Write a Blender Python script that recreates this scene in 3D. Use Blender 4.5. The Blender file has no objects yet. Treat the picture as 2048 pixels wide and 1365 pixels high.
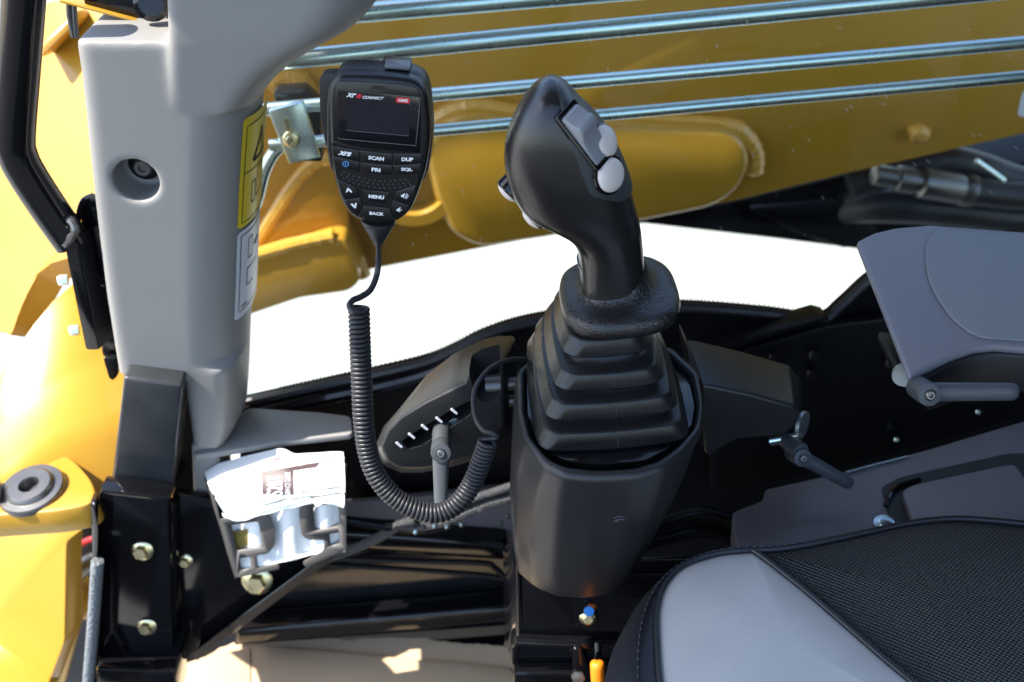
import bpy, bmesh, math, random
from mathutils import Vector, Matrix, Euler
from mathutils.bvhtree import BVHTree
random.seed(7)
rad = math.radians
scene = bpy.context.scene
COL = scene.collection

# ------------------------------------------------------------------ camera, world, sun, exposure
W, H = 2048.0, 1365.0
LENS = 35.0
FPX = LENS / 36.0 * W
CAM = Vector((0, 0, 1.0))
PITCH, ROLL = 35.0, -4.5
ROT = Euler((rad(90 - PITCH), 0, 0)).to_matrix() @ Matrix.Rotation(rad(ROLL), 3, 'Z')
cd = bpy.data.cameras.new('camera')
cam = bpy.data.objects.new('camera', cd)
COL.objects.link(cam)
cam.matrix_world = Matrix.Translation(CAM) @ ROT.to_4x4()
cd.lens, cd.sensor_width, cd.sensor_fit = LENS, 36.0, 'HORIZONTAL'
cd.clip_start, cd.clip_end = 0.02, 500
cd.dof.use_dof = True
cd.dof.focus_distance = 0.68
cd.dof.aperture_fstop = 7.1
scene.camera = cam

SUN = Vector((-0.55, -0.07, 0.83)).normalized()          # towards the sun
wd = bpy.data.worlds.new('World'); scene.world = wd; wd.use_nodes = True
nt = wd.node_tree
sky = nt.nodes.new('ShaderNodeTexSky'); sky.sky_type = 'NISHITA'; sky.sun_disc = False
sky.sun_elevation = math.asin(SUN.z); sky.sun_rotation = math.atan2(SUN.x, SUN.y)
nt.links.new(sky.outputs[0], nt.nodes['Background'].inputs[0])
nt.nodes['Background'].inputs[1].default_value = 0.15
sl = bpy.data.lights.new('sun', 'SUN'); sl.energy = 4.0; sl.angle = rad(0.5); sl.color = (1, .95, .86)
so = bpy.data.objects.new('sun', sl); COL.objects.link(so)
so.rotation_euler = SUN.to_track_quat('Z', 'Y').to_euler(); so.location = (-3, 0, 6)
scene.view_settings.view_transform = 'Standard'
scene.view_settings.look = 'None'
scene.view_settings.exposure = 1.62
scene.view_settings.gamma = 1
scene.render.engine = 'CYCLES'
scene.cycles.use_denoising = True
scene.cycles.max_bounces = 10

# ------------------------------------------------------------------ pixel (2048x1365 photo) to place
def ray(px, py):
    return ROT @ Vector(((px - W / 2) / FPX, -(py - H / 2) / FPX, -1.0))
def on(px, py, p0, n):
    d = ray(px, py)
    return CAM + d * ((p0 - CAM).dot(n) / d.dot(n))
def yp(px, py, y): return on(px, py, Vector((0, y, 0)), Vector((0, 1, 0)))
def zp(px, py, z): return on(px, py, Vector((0, 0, z)), Vector((0, 0, 1)))
def dp(px, py, depth): return CAM + ray(px, py) * depth
def YS(pts, y): return [yp(p[0], p[1], y) for p in pts]
def ZS(pts, z): return [zp(p[0], p[1], z) for p in pts]

# ------------------------------------------------------------------ materials
MATS = {}
def mat(name, col, rough=.5, metal=0., bump=0., bscale=400., var=.0, vscale=20., spec=.5, coat=0., rvar=.0, btype='noise', bdist=.001, sheen=0.):
    m = bpy.data.materials.new(name); m.use_nodes = True
    n = m.node_tree; N = n.nodes; L = n.links
    b = N['Principled BSDF']
    b.inputs['Base Color'].default_value = (*col, 1)
    b.inputs['Roughness'].default_value = rough
    b.inputs['Metallic'].default_value = metal
    b.inputs['Specular IOR Level'].default_value = spec
    b.inputs['Coat Weight'].default_value = coat
    b.inputs['Sheen Weight'].default_value = sheen
    tc = N.new('ShaderNodeTexCoord')
    if var > 0 or rvar > 0:
        nz = N.new('ShaderNodeTexNoise'); nz.inputs['Scale'].default_value = vscale; nz.inputs['Detail'].default_value = 6
        L.new(tc.outputs['Object'], nz.inputs['Vector'])
        if var > 0:
            mx = N.new('ShaderNodeMix'); mx.data_type = 'RGBA'
            mx.inputs[6].default_value = (*[max(0, c * (1 - var)) for c in col], 1)
            mx.inputs[7].default_value = (*[min(1, c * (1 + var)) for c in col], 1)
            L.new(nz.outputs['Fac'], mx.inputs[0]); L.new(mx.outputs[2], b.inputs['Base Color'])
        if rvar > 0:
            mr = N.new('ShaderNodeMapRange'); mr.inputs[1].default_value = .3; mr.inputs[2].default_value = .7
            mr.inputs[3].default_value = max(.02, rough - rvar); mr.inputs[4].default_value = min(1, rough + rvar)
            L.new(nz.outputs['Fac'], mr.inputs[0]); L.new(mr.outputs[0], b.inputs['Roughness'])
    if bump > 0:
        bp = N.new('ShaderNodeBump'); bp.inputs['Strength'].default_value = bump; bp.inputs['Distance'].default_value = bdist
        if btype == 'noise':
            t = N.new('ShaderNodeTexNoise'); t.inputs['Scale'].default_value = bscale; t.inputs['Detail'].default_value = 3
            L.new(tc.outputs['Object'], t.inputs['Vector']); L.new(t.outputs['Fac'], bp.inputs['Height'])
        elif btype == 'crack':
            nz2 = N.new('ShaderNodeTexNoise'); nz2.inputs['Scale'].default_value = bscale * .6
            vm = N.new('ShaderNodeVectorMath'); vm.operation = 'MULTIPLY_ADD'
            vm.inputs[1].default_value = (.004, .004, .004)
            L.new(tc.outputs['Object'], nz2.inputs['Vector']); L.new(nz2.outputs['Color'], vm.inputs[0]); L.new(tc.outputs['Object'], vm.inputs[2])
            t = N.new('ShaderNodeTexVoronoi'); t.feature = 'DISTANCE_TO_EDGE'; t.inputs['Scale'].default_value = bscale
            L.new(vm.outputs[0], t.inputs['Vector'])
            mr = N.new('ShaderNodeMapRange'); mr.inputs[2].default_value = .14; mr.clamp = True
            L.new(t.outputs['Distance'], mr.inputs[0]); L.new(mr.outputs[0], bp.inputs['Height'])
        elif btype == 'weave':
            sp = N.new('ShaderNodeSeparateXYZ'); L.new(tc.outputs['Object'], sp.inputs[0])
            def sn(out, k):
                a = N.new('ShaderNodeMath'); a.operation = 'MULTIPLY'; a.inputs[1].default_value = k; L.new(out, a.inputs[0])
                return a
            # staggered dimples: sin(kx+ky)*sin(kx-ky)
            ax = sn(sp.outputs[0], bscale); ay = sn(sp.outputs[1], bscale * 1.25)
            s = []
            for op in ('ADD', 'SUBTRACT'):
                q = N.new('ShaderNodeMath'); q.operation = op; L.new(ax.outputs[0], q.inputs[0]); L.new(ay.outputs[0], q.inputs[1])
                q2 = N.new('ShaderNodeMath'); q2.operation = 'SINE'; L.new(q.outputs[0], q2.inputs[0]); s.append(q2)
            t = N.new('ShaderNodeMath'); t.operation = 'MULTIPLY'
            L.new(s[0].outputs[0], t.inputs[0]); L.new(s[1].outputs[0], t.inputs[1])
            ab = N.new('ShaderNodeMath'); ab.operation = 'ABSOLUTE'; L.new(t.outputs[0], ab.inputs[0])
            L.new(ab.outputs[0], bp.inputs['Height'])
        L.new(bp.outputs[0], b.inputs['Normal'])
    MATS[name] = m
    return m

mat('grey_plastic', (.255, .247, .234), .44, bump=.16, bscale=1500, var=.05, vscale=9, rvar=.05)
mat('black_plastic', (.010, .010, .011), .36, spec=.45, bump=.25, bscale=1400, rvar=.06, vscale=14)
mat('console_plastic', (.019, .019, .020), .34, spec=.45, bump=.15, bscale=1200, rvar=.05, vscale=10)
mat('mic_plastic', (.008, .008, .009), .30, spec=.45, bump=.18, bscale=2200)
mat('mic_face', (.004, .004, .005), .25)
mat('mic_key', (.005, .005, .006), .30, spec=.45, bump=.08, bscale=2500)
mat('screen_glass', (.006, .006, .008), .06)
mat('lcd', (.006, .006, .014), .10, var=.25, vscale=18)
mat('white_print', (.85, .85, .85), .5)
mat('red_print', (.72, .02, .035), .45)
mat('blue_print', (.10, .38, .80), .45)
mat('grey_edge', (.12, .12, .14), .35)
mat('cord_rubber', (.022, .022, .025), .42, spec=.45, rvar=.05, vscale=60)
mat('leather_grip', (.013, .012, .012), .25, spec=.6, bump=.32, bscale=400, btype='crack', bdist=.0008)
mat('grip_plastic', (.012, .011, .011), .25, spec=.6, bump=.10, bscale=900, rvar=.05, vscale=30)
mat('panel_plastic', (.034, .040, .043), .42, bump=.05, bscale=1500)
mat('pale_button', (.68, .61, .55), .38)
mat('rocker_grey', (.24, .25, .27), .36)
mat('boot_rubber', (.012, .012, .013), .29, spec=.45, bump=.15, bscale=1300, rvar=.07, vscale=25)
mat('gloss_black', (.005, .005, .006), .10, rvar=.04, vscale=12, var=.2)
mat('semi_black', (.006, .006, .007), .34, spec=.22, rvar=.1, vscale=9, bump=.1, bscale=700)
mat('dusty_black', (.030, .033, .036), .34, rvar=.1, vscale=25, var=.45)
mat('dark_steel', (.17, .165, .16), .35, metal=.8, rvar=.1, vscale=20)
mat('zinc', (.64, .77, .78), .27, metal=1., rvar=.02, vscale=30, var=.05)
mat('yellow_zinc', (.78, .68, .42), .25, metal=1., rvar=.1, vscale=60, var=.2)
mat('dull_zinc', (.42, .47, .49), .45, metal=1., rvar=.1, vscale=30)
mat('chrome', (.8, .8, .8), .12, metal=1.)
mat('machine_yellow', (.50, .268, .028), .30, bump=.06, bscale=60, var=.06, vscale=5, coat=.25, rvar=.05)
mat('weld_yellow', (.66, .36, .055), .28, bump=.6, bscale=90, bdist=.003, coat=.2)
mat('label_yellow', (.80, .58, .02), .35)
mat('label_white', (.70, .70, .73), .35)
mat('ink', (.01, .01, .01), .5)
mat('paper', (.82, .82, .80), .55, bump=.1, bscale=90, var=.03, vscale=30)
mat('picture_print', (.20, .15, .03), .5, var=.9, vscale=90)
mat('paper_edge', (.70, .68, .60), .6)
mat('paper_blue', (.45, .72, .78), .5)
mat('mauve_print', (.06, .03, .035), .5)
mat('cardboard', (.56, .415, .265), .75, bump=.2, bscale=260, var=.08, vscale=14)
mat('holder_grey', (.085, .077, .070), .45, bump=.1, bscale=1200)
mat('lever_grey', (.055, .06, .066), .42, bump=.1, bscale=1200)
mat('armrest_shell', (.15, .15, .168), .40, bump=.15, bscale=1300)
mat('armrest_pad', (.15, .162, .170), .55, bump=.2, bscale=1100)
mat('panel_mauve', (.13, .122, .132), .42, rvar=.06, vscale=9, bump=.08, bscale=900)
mat('seat_grey', (.44, .44, .42), .48, bump=.25, bscale=260, bdist=.0006, var=.10, vscale=35)
mat('seat_mesh', (.016, .018, .021), .33, bump=1.0, bscale=860, btype='weave', bdist=.0013)
mat('seat_leather', (.015, .015, .018), .36, bump=.35, bscale=160, bdist=.001)
mat('orange_plastic', (.85, .22, .01), .4)
mat('blue_paint', (.03, .25, .75), .4)
mat('trim_grey', (.16, .175, .19), .6, bump=1.0, bscale=300, bdist=.003, var=.4, vscale=380)
mat('braid', (.05, .05, .055), .4, bump=1.0, bscale=700, bdist=.002, var=.8, vscale=500)
mat('asphalt', (.05, .05, .052), .85, bump=.5, bscale=60, bdist=.006, var=.3, vscale=3)
mat('concrete', (.36, .355, .335), .85, bump=.3, bscale=12, bdist=.01, var=.06, vscale=.8)
mat('roof_lining', (.16, .16, .17), .8)
mat('red_hose', (.5, .03, .04), .4)

def glass_mat():
    m = bpy.data.materials.new('window_glass'); m.use_nodes = True
    n = m.node_tree; N = n.nodes; L = n.links
    out = N['Material Output']; N.remove(N['Principled BSDF'])
    tr = N.new('ShaderNodeBsdfTransparent'); tr.inputs[0].default_value = (.93, .96, .94, 1)
    gl = N.new('ShaderNodeBsdfGlossy'); gl.inputs['Roughness'].default_value = .01
    fr = N.new('ShaderNodeFresnel'); fr.inputs[0].default_value = 1.30
    mx = N.new('ShaderNodeMixShader')
    L.new(fr.outputs[0], mx.inputs[0]); L.new(tr.outputs[0], mx.inputs[1]); L.new(gl.outputs[0], mx.inputs[2])
    # specks of dust stuck to the pane
    tc = N.new('ShaderNodeTexCoord'); vo = N.new('ShaderNodeTexVoronoi'); vo.inputs['Scale'].default_value = 42; vo.voronoi_dimensions = '2D'
    mpn = N.new('ShaderNodeMapping'); mpn.inputs['Rotation'].default_value = (rad(90), 0, 0)
    L.new(tc.outputs['Object'], mpn.inputs['Vector']); L.new(mpn.outputs[0], vo.inputs['Vector'])
    lt = N.new('ShaderNodeMath'); lt.operation = 'LESS_THAN'; lt.inputs[1].default_value = .032
    L.new(vo.outputs['Distance'], lt.inputs[0])
    nz = N.new('ShaderNodeTexNoise'); nz.inputs['Scale'].default_value = 30; L.new(tc.outputs['Object'], nz.inputs['Vector'])
    g2 = N.new('ShaderNodeMath'); g2.operation = 'GREATER_THAN'; g2.inputs[1].default_value = .56; L.new(nz.outputs['Fac'], g2.inputs[0])
    mu = N.new('ShaderNodeMath'); mu.operation = 'MULTIPLY'; L.new(lt.outputs[0], mu.inputs[0]); L.new(g2.outputs[0], mu.inputs[1])
    m3 = N.new('ShaderNodeMath'); m3.operation = 'MULTIPLY'; m3.inputs[1].default_value = .35; L.new(mu.outputs[0], m3.inputs[0])
    df = N.new('ShaderNodeBsdfDiffuse'); df.inputs[0].default_value = (.75, .72, .65, 1)
    m2 = N.new('ShaderNodeMixShader'); L.new(m3.outputs[0], m2.inputs[0]); L.new(mx.outputs[0], m2.inputs[1]); L.new(df.outputs[0], m2.inputs[2])
    L.new(m2.outputs[0], out.inputs['Surface'])
    MATS['glass'] = m
glass_mat()

# ------------------------------------------------------------------ mesh helpers (all vertices are given in world metres)
def tag(o, label, cat, group=None, kind=None):
    if label: o['label'] = label
    if cat: o['category'] = cat
    if group: o['group'] = group
    if kind: o['kind'] = kind
    return o
def thing(name, label, cat, loc, group=None):
    o = bpy.data.objects.new(name, None); COL.objects.link(o)
    o.location = loc; o.empty_display_size = .03
    return tag(o, label, cat, group)
def finish(name, bm, material, parent=None, smooth=True, angle=35):
    bmesh.ops.recalc_face_normals(bm, faces=bm.faces)
    me = bpy.data.meshes.new(name)
    c = Vector(); lo = Vector((1e9,) * 3); hi = -lo
    for v in bm.verts:
        for i in range(3):
            lo[i] = min(lo[i], v.co[i]); hi[i] = max(hi[i], v.co[i])
    c = Vector(((lo.x + hi.x) / 2, (lo.y + hi.y) / 2, lo.z))
    for v in bm.verts: v.co -= c
    bm.to_mesh(me); bm.free()
    if smooth:
        me.shade_smooth()
        me.set_sharp_from_angle(angle=rad(angle))
    me.materials.append(MATS[material] if isinstance(material, str) else material)
    o = bpy.data.objects.new(name, me); COL.objects.link(o)
    WL[o.name] = c
    if parent:
        o.parent = parent
        o.location = c - WL.get(parent.name, Vector(parent.location))
    else:
        o.location = c
    return o
WL = {}
def bevel_bm(bm, width, seg=2, angle=28):
    if width <= 0: return
    ed = [e for e in bm.edges if len(e.link_faces) == 2 and e.calc_face_angle(0) > rad(angle)]
    bmesh.ops.bevel(bm, geom=ed, offset=width, segments=seg, affect='EDGES', profile=.5, clamp_overlap=True)
def prism_bm(pts, vec, bevel=0., seg=2, bm=None):
    own = bm is None
    if own: bm = bmesh.new()
    a = [bm.verts.new(p) for p in pts]; b = [bm.verts.new(p + vec) for p in pts]
    n = len(pts)
    bm.faces.new(a); bm.faces.new(b[::-1])
    for i in range(n):
        bm.faces.new((a[i], b[i], b[(i + 1) % n], a[(i + 1) % n]))
    if own:
        bmesh.ops.recalc_face_normals(bm, faces=bm.faces)
        bevel_bm(bm, bevel, seg)
    return bm
def prism(name, pts, vec, m, parent=None, bevel=0., seg=2, **k):
    return finish(name, prism_bm(pts, vec, bevel, seg), m, parent, **k)
def loft_bm(secs, cap=True, closed=True, bm=None):
    bm = bm or bmesh.new()
    R = [[bm.verts.new(p) for p in s] for s in secs]
    n = len(secs[0])
    for a, b in zip(R, R[1:]):
        for i in range(n if closed else n - 1):
            j = (i + 1) % n
            bm.faces.new((a[i], a[j], b[j], b[i]))
    if cap:
        bm.faces.new(R[0][::-1]); bm.faces.new(R[-1])
    return bm
def loft(name, secs, m, parent=None, cap=True, closed=True, bevel=0., seg=2, **k):
    bm = loft_bm(secs, cap, closed)
    bmesh.ops.recalc_face_normals(bm, faces=bm.faces)
    bevel_bm(bm, bevel, seg)
    return finish(name, bm, m, parent, **k)
def cat(pts, n=8, closed=False):
    """Catmull-Rom through points (Vectors or tuples)"""
    P = [Vector(p) for p in pts]; out = []
    m = len(P)
    for i in range(m if closed else m - 1):
        if closed: p0, p1, p2, p3 = P[(i - 1) % m], P[i], P[(i + 1) % m], P[(i + 2) % m]
        else: p0, p1, p2, p3 = P[max(i - 1, 0)], P[i], P[i + 1], P[min(i + 2, m - 1)]
        for k in range(n):
            t = k / n
            out.append(.5 * ((2 * p1) + (p2 - p0) * t + (2 * p0 - 5 * p1 + 4 * p2 - p3) * t * t + (3 * p1 - p0 - 3 * p2 + p3) * t ** 3))
    if not closed: out.append(P[-1].copy())
    return out
def frames(path):
    T = [(path[min(i + 1, len(path) - 1)] - path[max(i - 1, 0)]).normalized() for i in range(len(path))]
    u = T[0].orthogonal().normalized(); fr = []
    for t in T:
        u = (u - t * u.dot(t)).normalized()
        fr.append((t, u, t.cross(u)))
    return fr
def tube_bm(path, r, seg=10, bm=None, cap=True):
    rs = r if isinstance(r, (list, tuple)) else [r] * len(path)
    secs = []
    for p, (t, u, v), q in zip(path, frames(path), rs):
        secs.append([p + (u * math.cos(2 * math.pi * k / seg) + v * math.sin(2 * math.pi * k / seg)) * q for k in range(seg)])
    return loft_bm(secs, cap, True, bm)
def tube(name, path, r, m, parent=None, seg=10, **k):
    return finish(name, tube_bm(path, r, seg), m, parent, **k)
def lathe_bm(c, ax, prof, seg=24, bm=None, sx=1., ref=None):
    ax = ax.normalized()
    u = ref or ax.orthogonal(); u = (u - ax * u.dot(ax)).normalized(); v = ax.cross(u)
    secs = [[c + ax * h + (u * math.cos(2 * math.pi * k / seg) * sx + v * math.sin(2 * math.pi * k / seg)) * max(r, 1e-5) for k in range(seg)] for r, h in prof]
    return loft_bm(secs, True, True, bm)
def lathe(name, c, ax, prof, m, parent=None, seg=24, sx=1., ref=None, **k):
    return finish(name, lathe_bm(c, ax, prof, seg, None, sx, ref), m, parent, **k)
def ball_prof(r, h, n=6):
    return [(r * math.cos(a * math.pi / 2 / n), h * math.sin(a * math.pi / 2 / n)) for a in range(n + 1)]
def replace_mesh(o, mods):
    for t, kw in mods:
        md = o.modifiers.new('m', t)
        for k, v in kw.items(): setattr(md, k, v)
    dg = bpy.context.evaluated_depsgraph_get(); dg.update()
    me = bpy.data.meshes.new_from_object(o.evaluated_get(dg))
    o.modifiers.clear(); old = o.data; o.data = me; bpy.data.meshes.remove(old)
def cut(o, cutters):
    for c in cutters:
        bpy.context.view_layer.update()
        replace_mesh(o, [('BOOLEAN', dict(operation='DIFFERENCE', object=c, solver='EXACT'))])
    for c in cutters: bpy.data.objects.remove(c)
def resmooth(o, angle=35):
    o.data.shade_smooth(); o.data.set_sharp_from_angle(angle=rad(angle))
def bvh(o):
    bpy.context.view_layer.update()
    M = o.matrix_world
    return BVHTree.FromPolygons([M @ v.co for v in o.data.vertices], [list(p.vertices) for p in o.data.polygons])
def hit(b, px, py):
    d = ray(px, py).normalized()
    loc, n, i, dist = b.ray_cast(CAM, d)
    if loc is None: return None, None
    if n.dot(d) > 0: n = -n
    return loc, n
def round_poly(pts, r, seg=4):
    out = []; n = len(pts)
    for i in range(n):
        p, a, b = pts[i], pts[i - 1], pts[(i + 1) % n]
        da, db = (a - p), (b - p)
        k = min(r, da.length * .45, db.length * .45)
        s, e = p + da.normalized() * k, p + db.normalized() * k
        for j in range(seg + 1):
            t = j / seg
            out.append(s * (1 - t) ** 2 + p * 2 * t * (1 - t) + e * t * t)
    return out
_tcache = {}
def text_mesh(body, shear=0., offset=.0, space=1.):
    c = bpy.data.curves.new('lettering', 'FONT'); c.body = body; c.shear = shear; c.offset = offset; c.space_character = space
    c.resolution_u = 4
    o = bpy.data.objects.new('lettering', c); COL.objects.link(o)
    dg = bpy.context.evaluated_depsgraph_get(); dg.update()
    me = bpy.data.meshes.new_from_object(o.evaluated_get(dg))
    vs = [v.co.copy() for v in me.vertices]; fs = [list(p.vertices) for p in me.polygons]
    bpy.data.objects.remove(o); bpy.data.curves.remove(c); bpy.data.meshes.remove(me)
    x0 = min(v.x for v in vs); x1 = max(v.x for v in vs); y0 = min(v.y for v in vs); y1 = max(v.y for v in vs)
    return [((v.x - x0) / (x1 - x0), (v.y - y0) / (y1 - y0)) for v in vs], fs
def lettering(body, fn, m, parent, shear=0., offset=0., space=1.):
    """fn(u, v) -> world point"""
    vs, fs = text_mesh(body, shear, offset, space)
    bm = bmesh.new(); V = [bm.verts.new(fn(u, v)) for u, v in vs]
    for f in fs:
        try: bm.faces.new([V[i] for i in f])
        except ValueError: pass
    return finish('lettering', bm, m, parent, smooth=False)
def strip_bm(pts, w, nrm, bm=None, closed=False):
    """flat ribbon of width w along points, lying across nrm"""
    bm = bm or bmesh.new(); R = []
    n = len(pts)
    for i, p in enumerate(pts):
        a = pts[(i - 1) % n] if closed else pts[max(i - 1, 0)]
        b = pts[(i + 1) % n] if closed else pts[min(i + 1, n - 1)]
        nn = nrm[i] if isinstance(nrm, list) else nrm
        s = (b - a).cross(nn).normalized() * w / 2
        R.append((bm.verts.new(p + s), bm.verts.new(p - s)))
    for i in range(n if closed else n - 1):
        a, b = R[i], R[(i + 1) % n]
        bm.faces.new((a[0], a[1], b[1], b[0]))
    return bm
def hexbolt(name, c, ax, r, m, parent=None, flange=True, label=None):
    ax = ax.normalized(); o = None
    if flange:
        o = lathe(name, c, ax, [(r * 1.0, 0), (r * 1.0, r * .12), (r * .9, r * .2), (r * .62, r * .3), (0, r * .3)], m, parent, seg=28)
        pr = o
        h = lathe('bolt_head', c, ax, [(r * .62, r * .25), (r * .62, r * .72), (r * .54, r * .8), (r * .35, r * .8), (r * .32, r * .76), (0, r * .76)], m, o, seg=6, smooth=False)
    else:
        o = lathe(name, c, ax, [(r, 0), (r, r * .6), (r * .85, r * .72), (0, r * .72)], m, parent, seg=6, smooth=False)
    return o
BACK = Vector((0, 1, 0)); UP = Vector((0, 0, 1))

# ================================================================== SETTING
def quad(name, x0, x1, y0, y1, z, m, thick):
    return prism(name, [Vector((x0, y0, z)), Vector((x1, y0, z)), Vector((x1, y1, z)), Vector((x0, y1, z))], Vector((0, 0, -thick)), m)
tag(quad('ground', -120, 120, -120, 120, -0.85, 'concrete', .2), 'pale sunlit concrete yard under the machine', 'ground', kind='structure')
tag(quad('cab_floor', -.48, 1.3, -.50, .80, 0, 'semi_black', .03), 'black steel cab floor', 'floor', kind='structure')
tag(quad('cab_roof', -.72, 1.10, -.12, .88, 1.60, 'roof_lining', .05), 'cab roof shading the interior', 'roof', kind='structure')

tag(quad('added_asphalt', -60, 60, -60, -.55, -.845, 'asphalt', .02), 'unseen dark asphalt sheet added on the door side to darken reflections', 'ground', kind='structure')  # added out of view so that console faces reflect dark, not sunlit ground
tag(quad('track_top', -1.6, 1.9, -1.15, -.52, -.22, 'semi_black', .5), 'black rubber crawler track below the cab door', 'track', kind='structure')
# side wall of the cab, below the window: its upper edge follows the sill
SILL = [(480, 806), (560, 788), (640, 770), (740, 748), (850, 722), (905, 700), (960, 672), (1030, 648), (1110, 632), (1200, 622),
        (1330, 613), (1420, 615), (1540, 625), (1640, 636), (1682, 608), (1740, 556), (1800, 528), (2200, 430), (3000, 235)]
WY = .83
sill = cat(YS(SILL, WY), 5)
wall_pts = sill + [yp(3000, 1500, WY), yp(480, 1500, WY)]
wall = tag(prism('cab_wall', wall_pts, BACK * .012, 'semi_black'), 'black steel cab side wall below the window', 'wall', kind='structure')
# pressed ledges and stiffening ribs on the wall
tube('sill_ledge', cat(YS([(500, 832), (640, 800), (760, 775), (860, 748), (930, 712), (1010, 678)], WY - .012), 6), .0075, 'gloss_black', wall, seg=10)
prism('wall_flange', YS([(1438, 692), (1640, 634), (1662, 640), (1500, 690), (1440, 716)], .80), Vector((0, .03, -.004)), 'semi_black', wall, bevel=.002)
prism('wall_panel', round_poly(YS([(1420, 720), (1660, 650), (1760, 640), (2700, 450), (2700, 660), (1700, 935), (1420, 1000)], .812), .02), BACK * .012, 'semi_black', wall, bevel=.004)
for (x, y, r) in ((1545, 712, .005), (1628, 708, .007), (1622, 745, .006), (1782, 722, .008), (1955, 823, .003), (1792, 878, .003)):
    lathe('wall_bolt', yp(x, y, .806), Vector((0, -1, .2)), [(r, 0), (r, r * .6), (r * .7, r), (0, r)], 'semi_black' if r > .004 else 'zinc', wall, seg=12)

# rest of the cab shell, out of the picture: rear wall and the door side behind the operator
def slab(name, x0, x1, y0, y1, z0, z1, m, label):
    return tag(prism(name, [Vector((x0, y0, z0)), Vector((x1, y0, z0)), Vector((x1, y1, z0)), Vector((x0, y1, z0))], Vector((0, 0, z1 - z0)), m), label, 'wall', kind='structure')
slab('rear_wall', 1.02, 1.06, -.40, .83, 0, 1.56, 'semi_black', 'dark rear wall of the cab behind the seat')
# ------------------------------------------------------------------ window
win = thing('side_window', 'large clear side window with black rubber edge above the sill', 'window', yp(1000, 660, WY))
pane_pts = [p + Vector((0, .004, -.006)) for p in sill] + [yp(3000, -260, WY + .004), yp(430, -260, WY + .004)]
prism('pane', pane_pts, BACK * .004, 'glass', win, smooth=False)
tube('gasket', [p + Vector((0, -.004, .001)) for p in sill], .0052, 'cord_rubber', win, seg=8)
# dotted ceramic edge printed on the glass just above the gasket
bm = bmesh.new()
sl2 = cat(YS(SILL[1:15], WY + .0035), 24)
acc = 0
for a, b in zip(sl2, sl2[1:]):
    acc += (b - a).length
    if acc < .0032: continue
    acc = 0
    t = (b - a).normalized(); nrm = Vector((0, -1, 0)); s = t.cross(nrm)
    if s.z < 0: s = -s
    for k, rr in ((0, .0013), (1, .0009)):
        c = a + s * (.0058 + .0026 * k) + t * (.0016 * k)
        bm.faces.new([bm.verts.new(c + (t * math.cos(q * math.pi / 3) + s * math.sin(q * math.pi / 3)) * rr) for q in range(6)])
o = finish('dotted_border', bm, 'ink', win, smooth=False); o['kind'] = 'stuff'

# ------------------------------------------------------------------ guard bars outside the glass
guard = thing('window_guard', 'row of zinc plated guard bars outside the window with a clamp block', 'window guard', yp(590, 300, .93))
def bar(pts, y, r):
    return tube('guard_bar', [yp(pts[0][0], pts[0][1], y), yp((pts[0][0] + pts[1][0]) / 2, (pts[0][1] + pts[1][1]) / 2, y), yp(pts[1][0], pts[1][1], y)], r, 'zinc', guard, seg=20)
bar([(560, 39), (2900, -154)], .93, .0092)
bar([(520, 125), (2900, -106)], .93, .0092)
bar([(500, 222), (2900, 10)], .95, .0068)
bar([(540, 291), (2900, 75)], .95, .0062)
prism('clamp_block', YS([(545, 188), (608, 184), (640, 215), (645, 325), (600, 325), (560, 240)], .975), BACK * .03, 'semi_black', guard, bevel=.003)
clamp = prism('clamp_plate', YS([(535, 222), (606, 204), (641, 318), (577, 330)], .925), BACK * .008, 'zinc', guard, bevel=.0025)
prism('clamp_slot', round_poly(YS([(568, 238), (576, 236), (583, 262), (574, 264)], .9235), .002), BACK * .004, 'yellow_zinc', clamp)
hexbolt('clamp_bolt', yp(583, 279, .924), Vector((0, -1, .1)), .0085, 'yellow_zinc', clamp)
tube('brace_rod', cat([yp(562, 292, .955), yp(545, 310, .955), yp(528, 345, .955), yp(515, 395, .955), yp(490, 470, .955)], 6), .0065, 'zinc', guard, seg=14)

# ------------------------------------------------------------------ boom behind the window
boom = thing('digger_boom', 'big mustard yellow digger boom in shade behind the window bars', 'boom', yp(900, 520, 1.38))
BY = 1.38
prism('side_plate', YS([(380, -560), (2400, -560), (2400, 190), (2048, 270), (1880, 308), (1700, 348), (1480, 402), (1280, 440), (1000, 492), (745, 541), (640, 560), (380, 610)], BY), BACK * .26, 'machine_yellow', boom, bevel=.006)
gus = prism('gusset_plate', round_poly(YS([(1040, 236), (1455, 258), (1492, 286), (1504, 330), (1478, 384), (1425, 418), (1280, 447), (1090, 480), (960, 499), (900, 470), (868, 400), (848, 320), (870, 256), (925, 226)], BY - .045), .02), BACK * .05, 'machine_yellow', boom, bevel=.013, seg=3)
tz = yp(1000, -460, BY).z
prism('boom_shade_slab', [Vector((-1.7, BY - .085, tz)), Vector((1.9, BY - .085, tz)), Vector((1.9, BY + .26, tz)), Vector((-1.7, BY + .26, tz))], Vector((0, 0, .03)), 'machine_yellow', boom, bevel=.004)  # unseen overhang, added to keep the sun off the boom's face
def weld(pts, y, r, parent):
    path = cat(YS(pts, y), 8)
    rs = [r * (1 + .04 * math.sin(i * 1.9) + .05 * random.uniform(-1, 1)) for i in range(len(path))]
    return tube('weld_bead', path, rs, 'weld_yellow', parent, seg=9)
weld([(850, 330), (856, 280), (876, 244), (915, 222), (965, 218), (1040, 230), (1200, 240), (1330, 249), (1455, 257), (1490, 277), (1508, 310), (1506, 345)], BY - .016, .0155, boom)
c = yp(826, 345, BY - .004)
lathe('pivot_boss', c, Vector((0, -1, 0)), [(.075, 0), (.075, .032), (.070, .040), (.052, .040), (.048, .036), (.046, .012), (0, .012)], 'machine_yellow', boom, seg=40)
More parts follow.
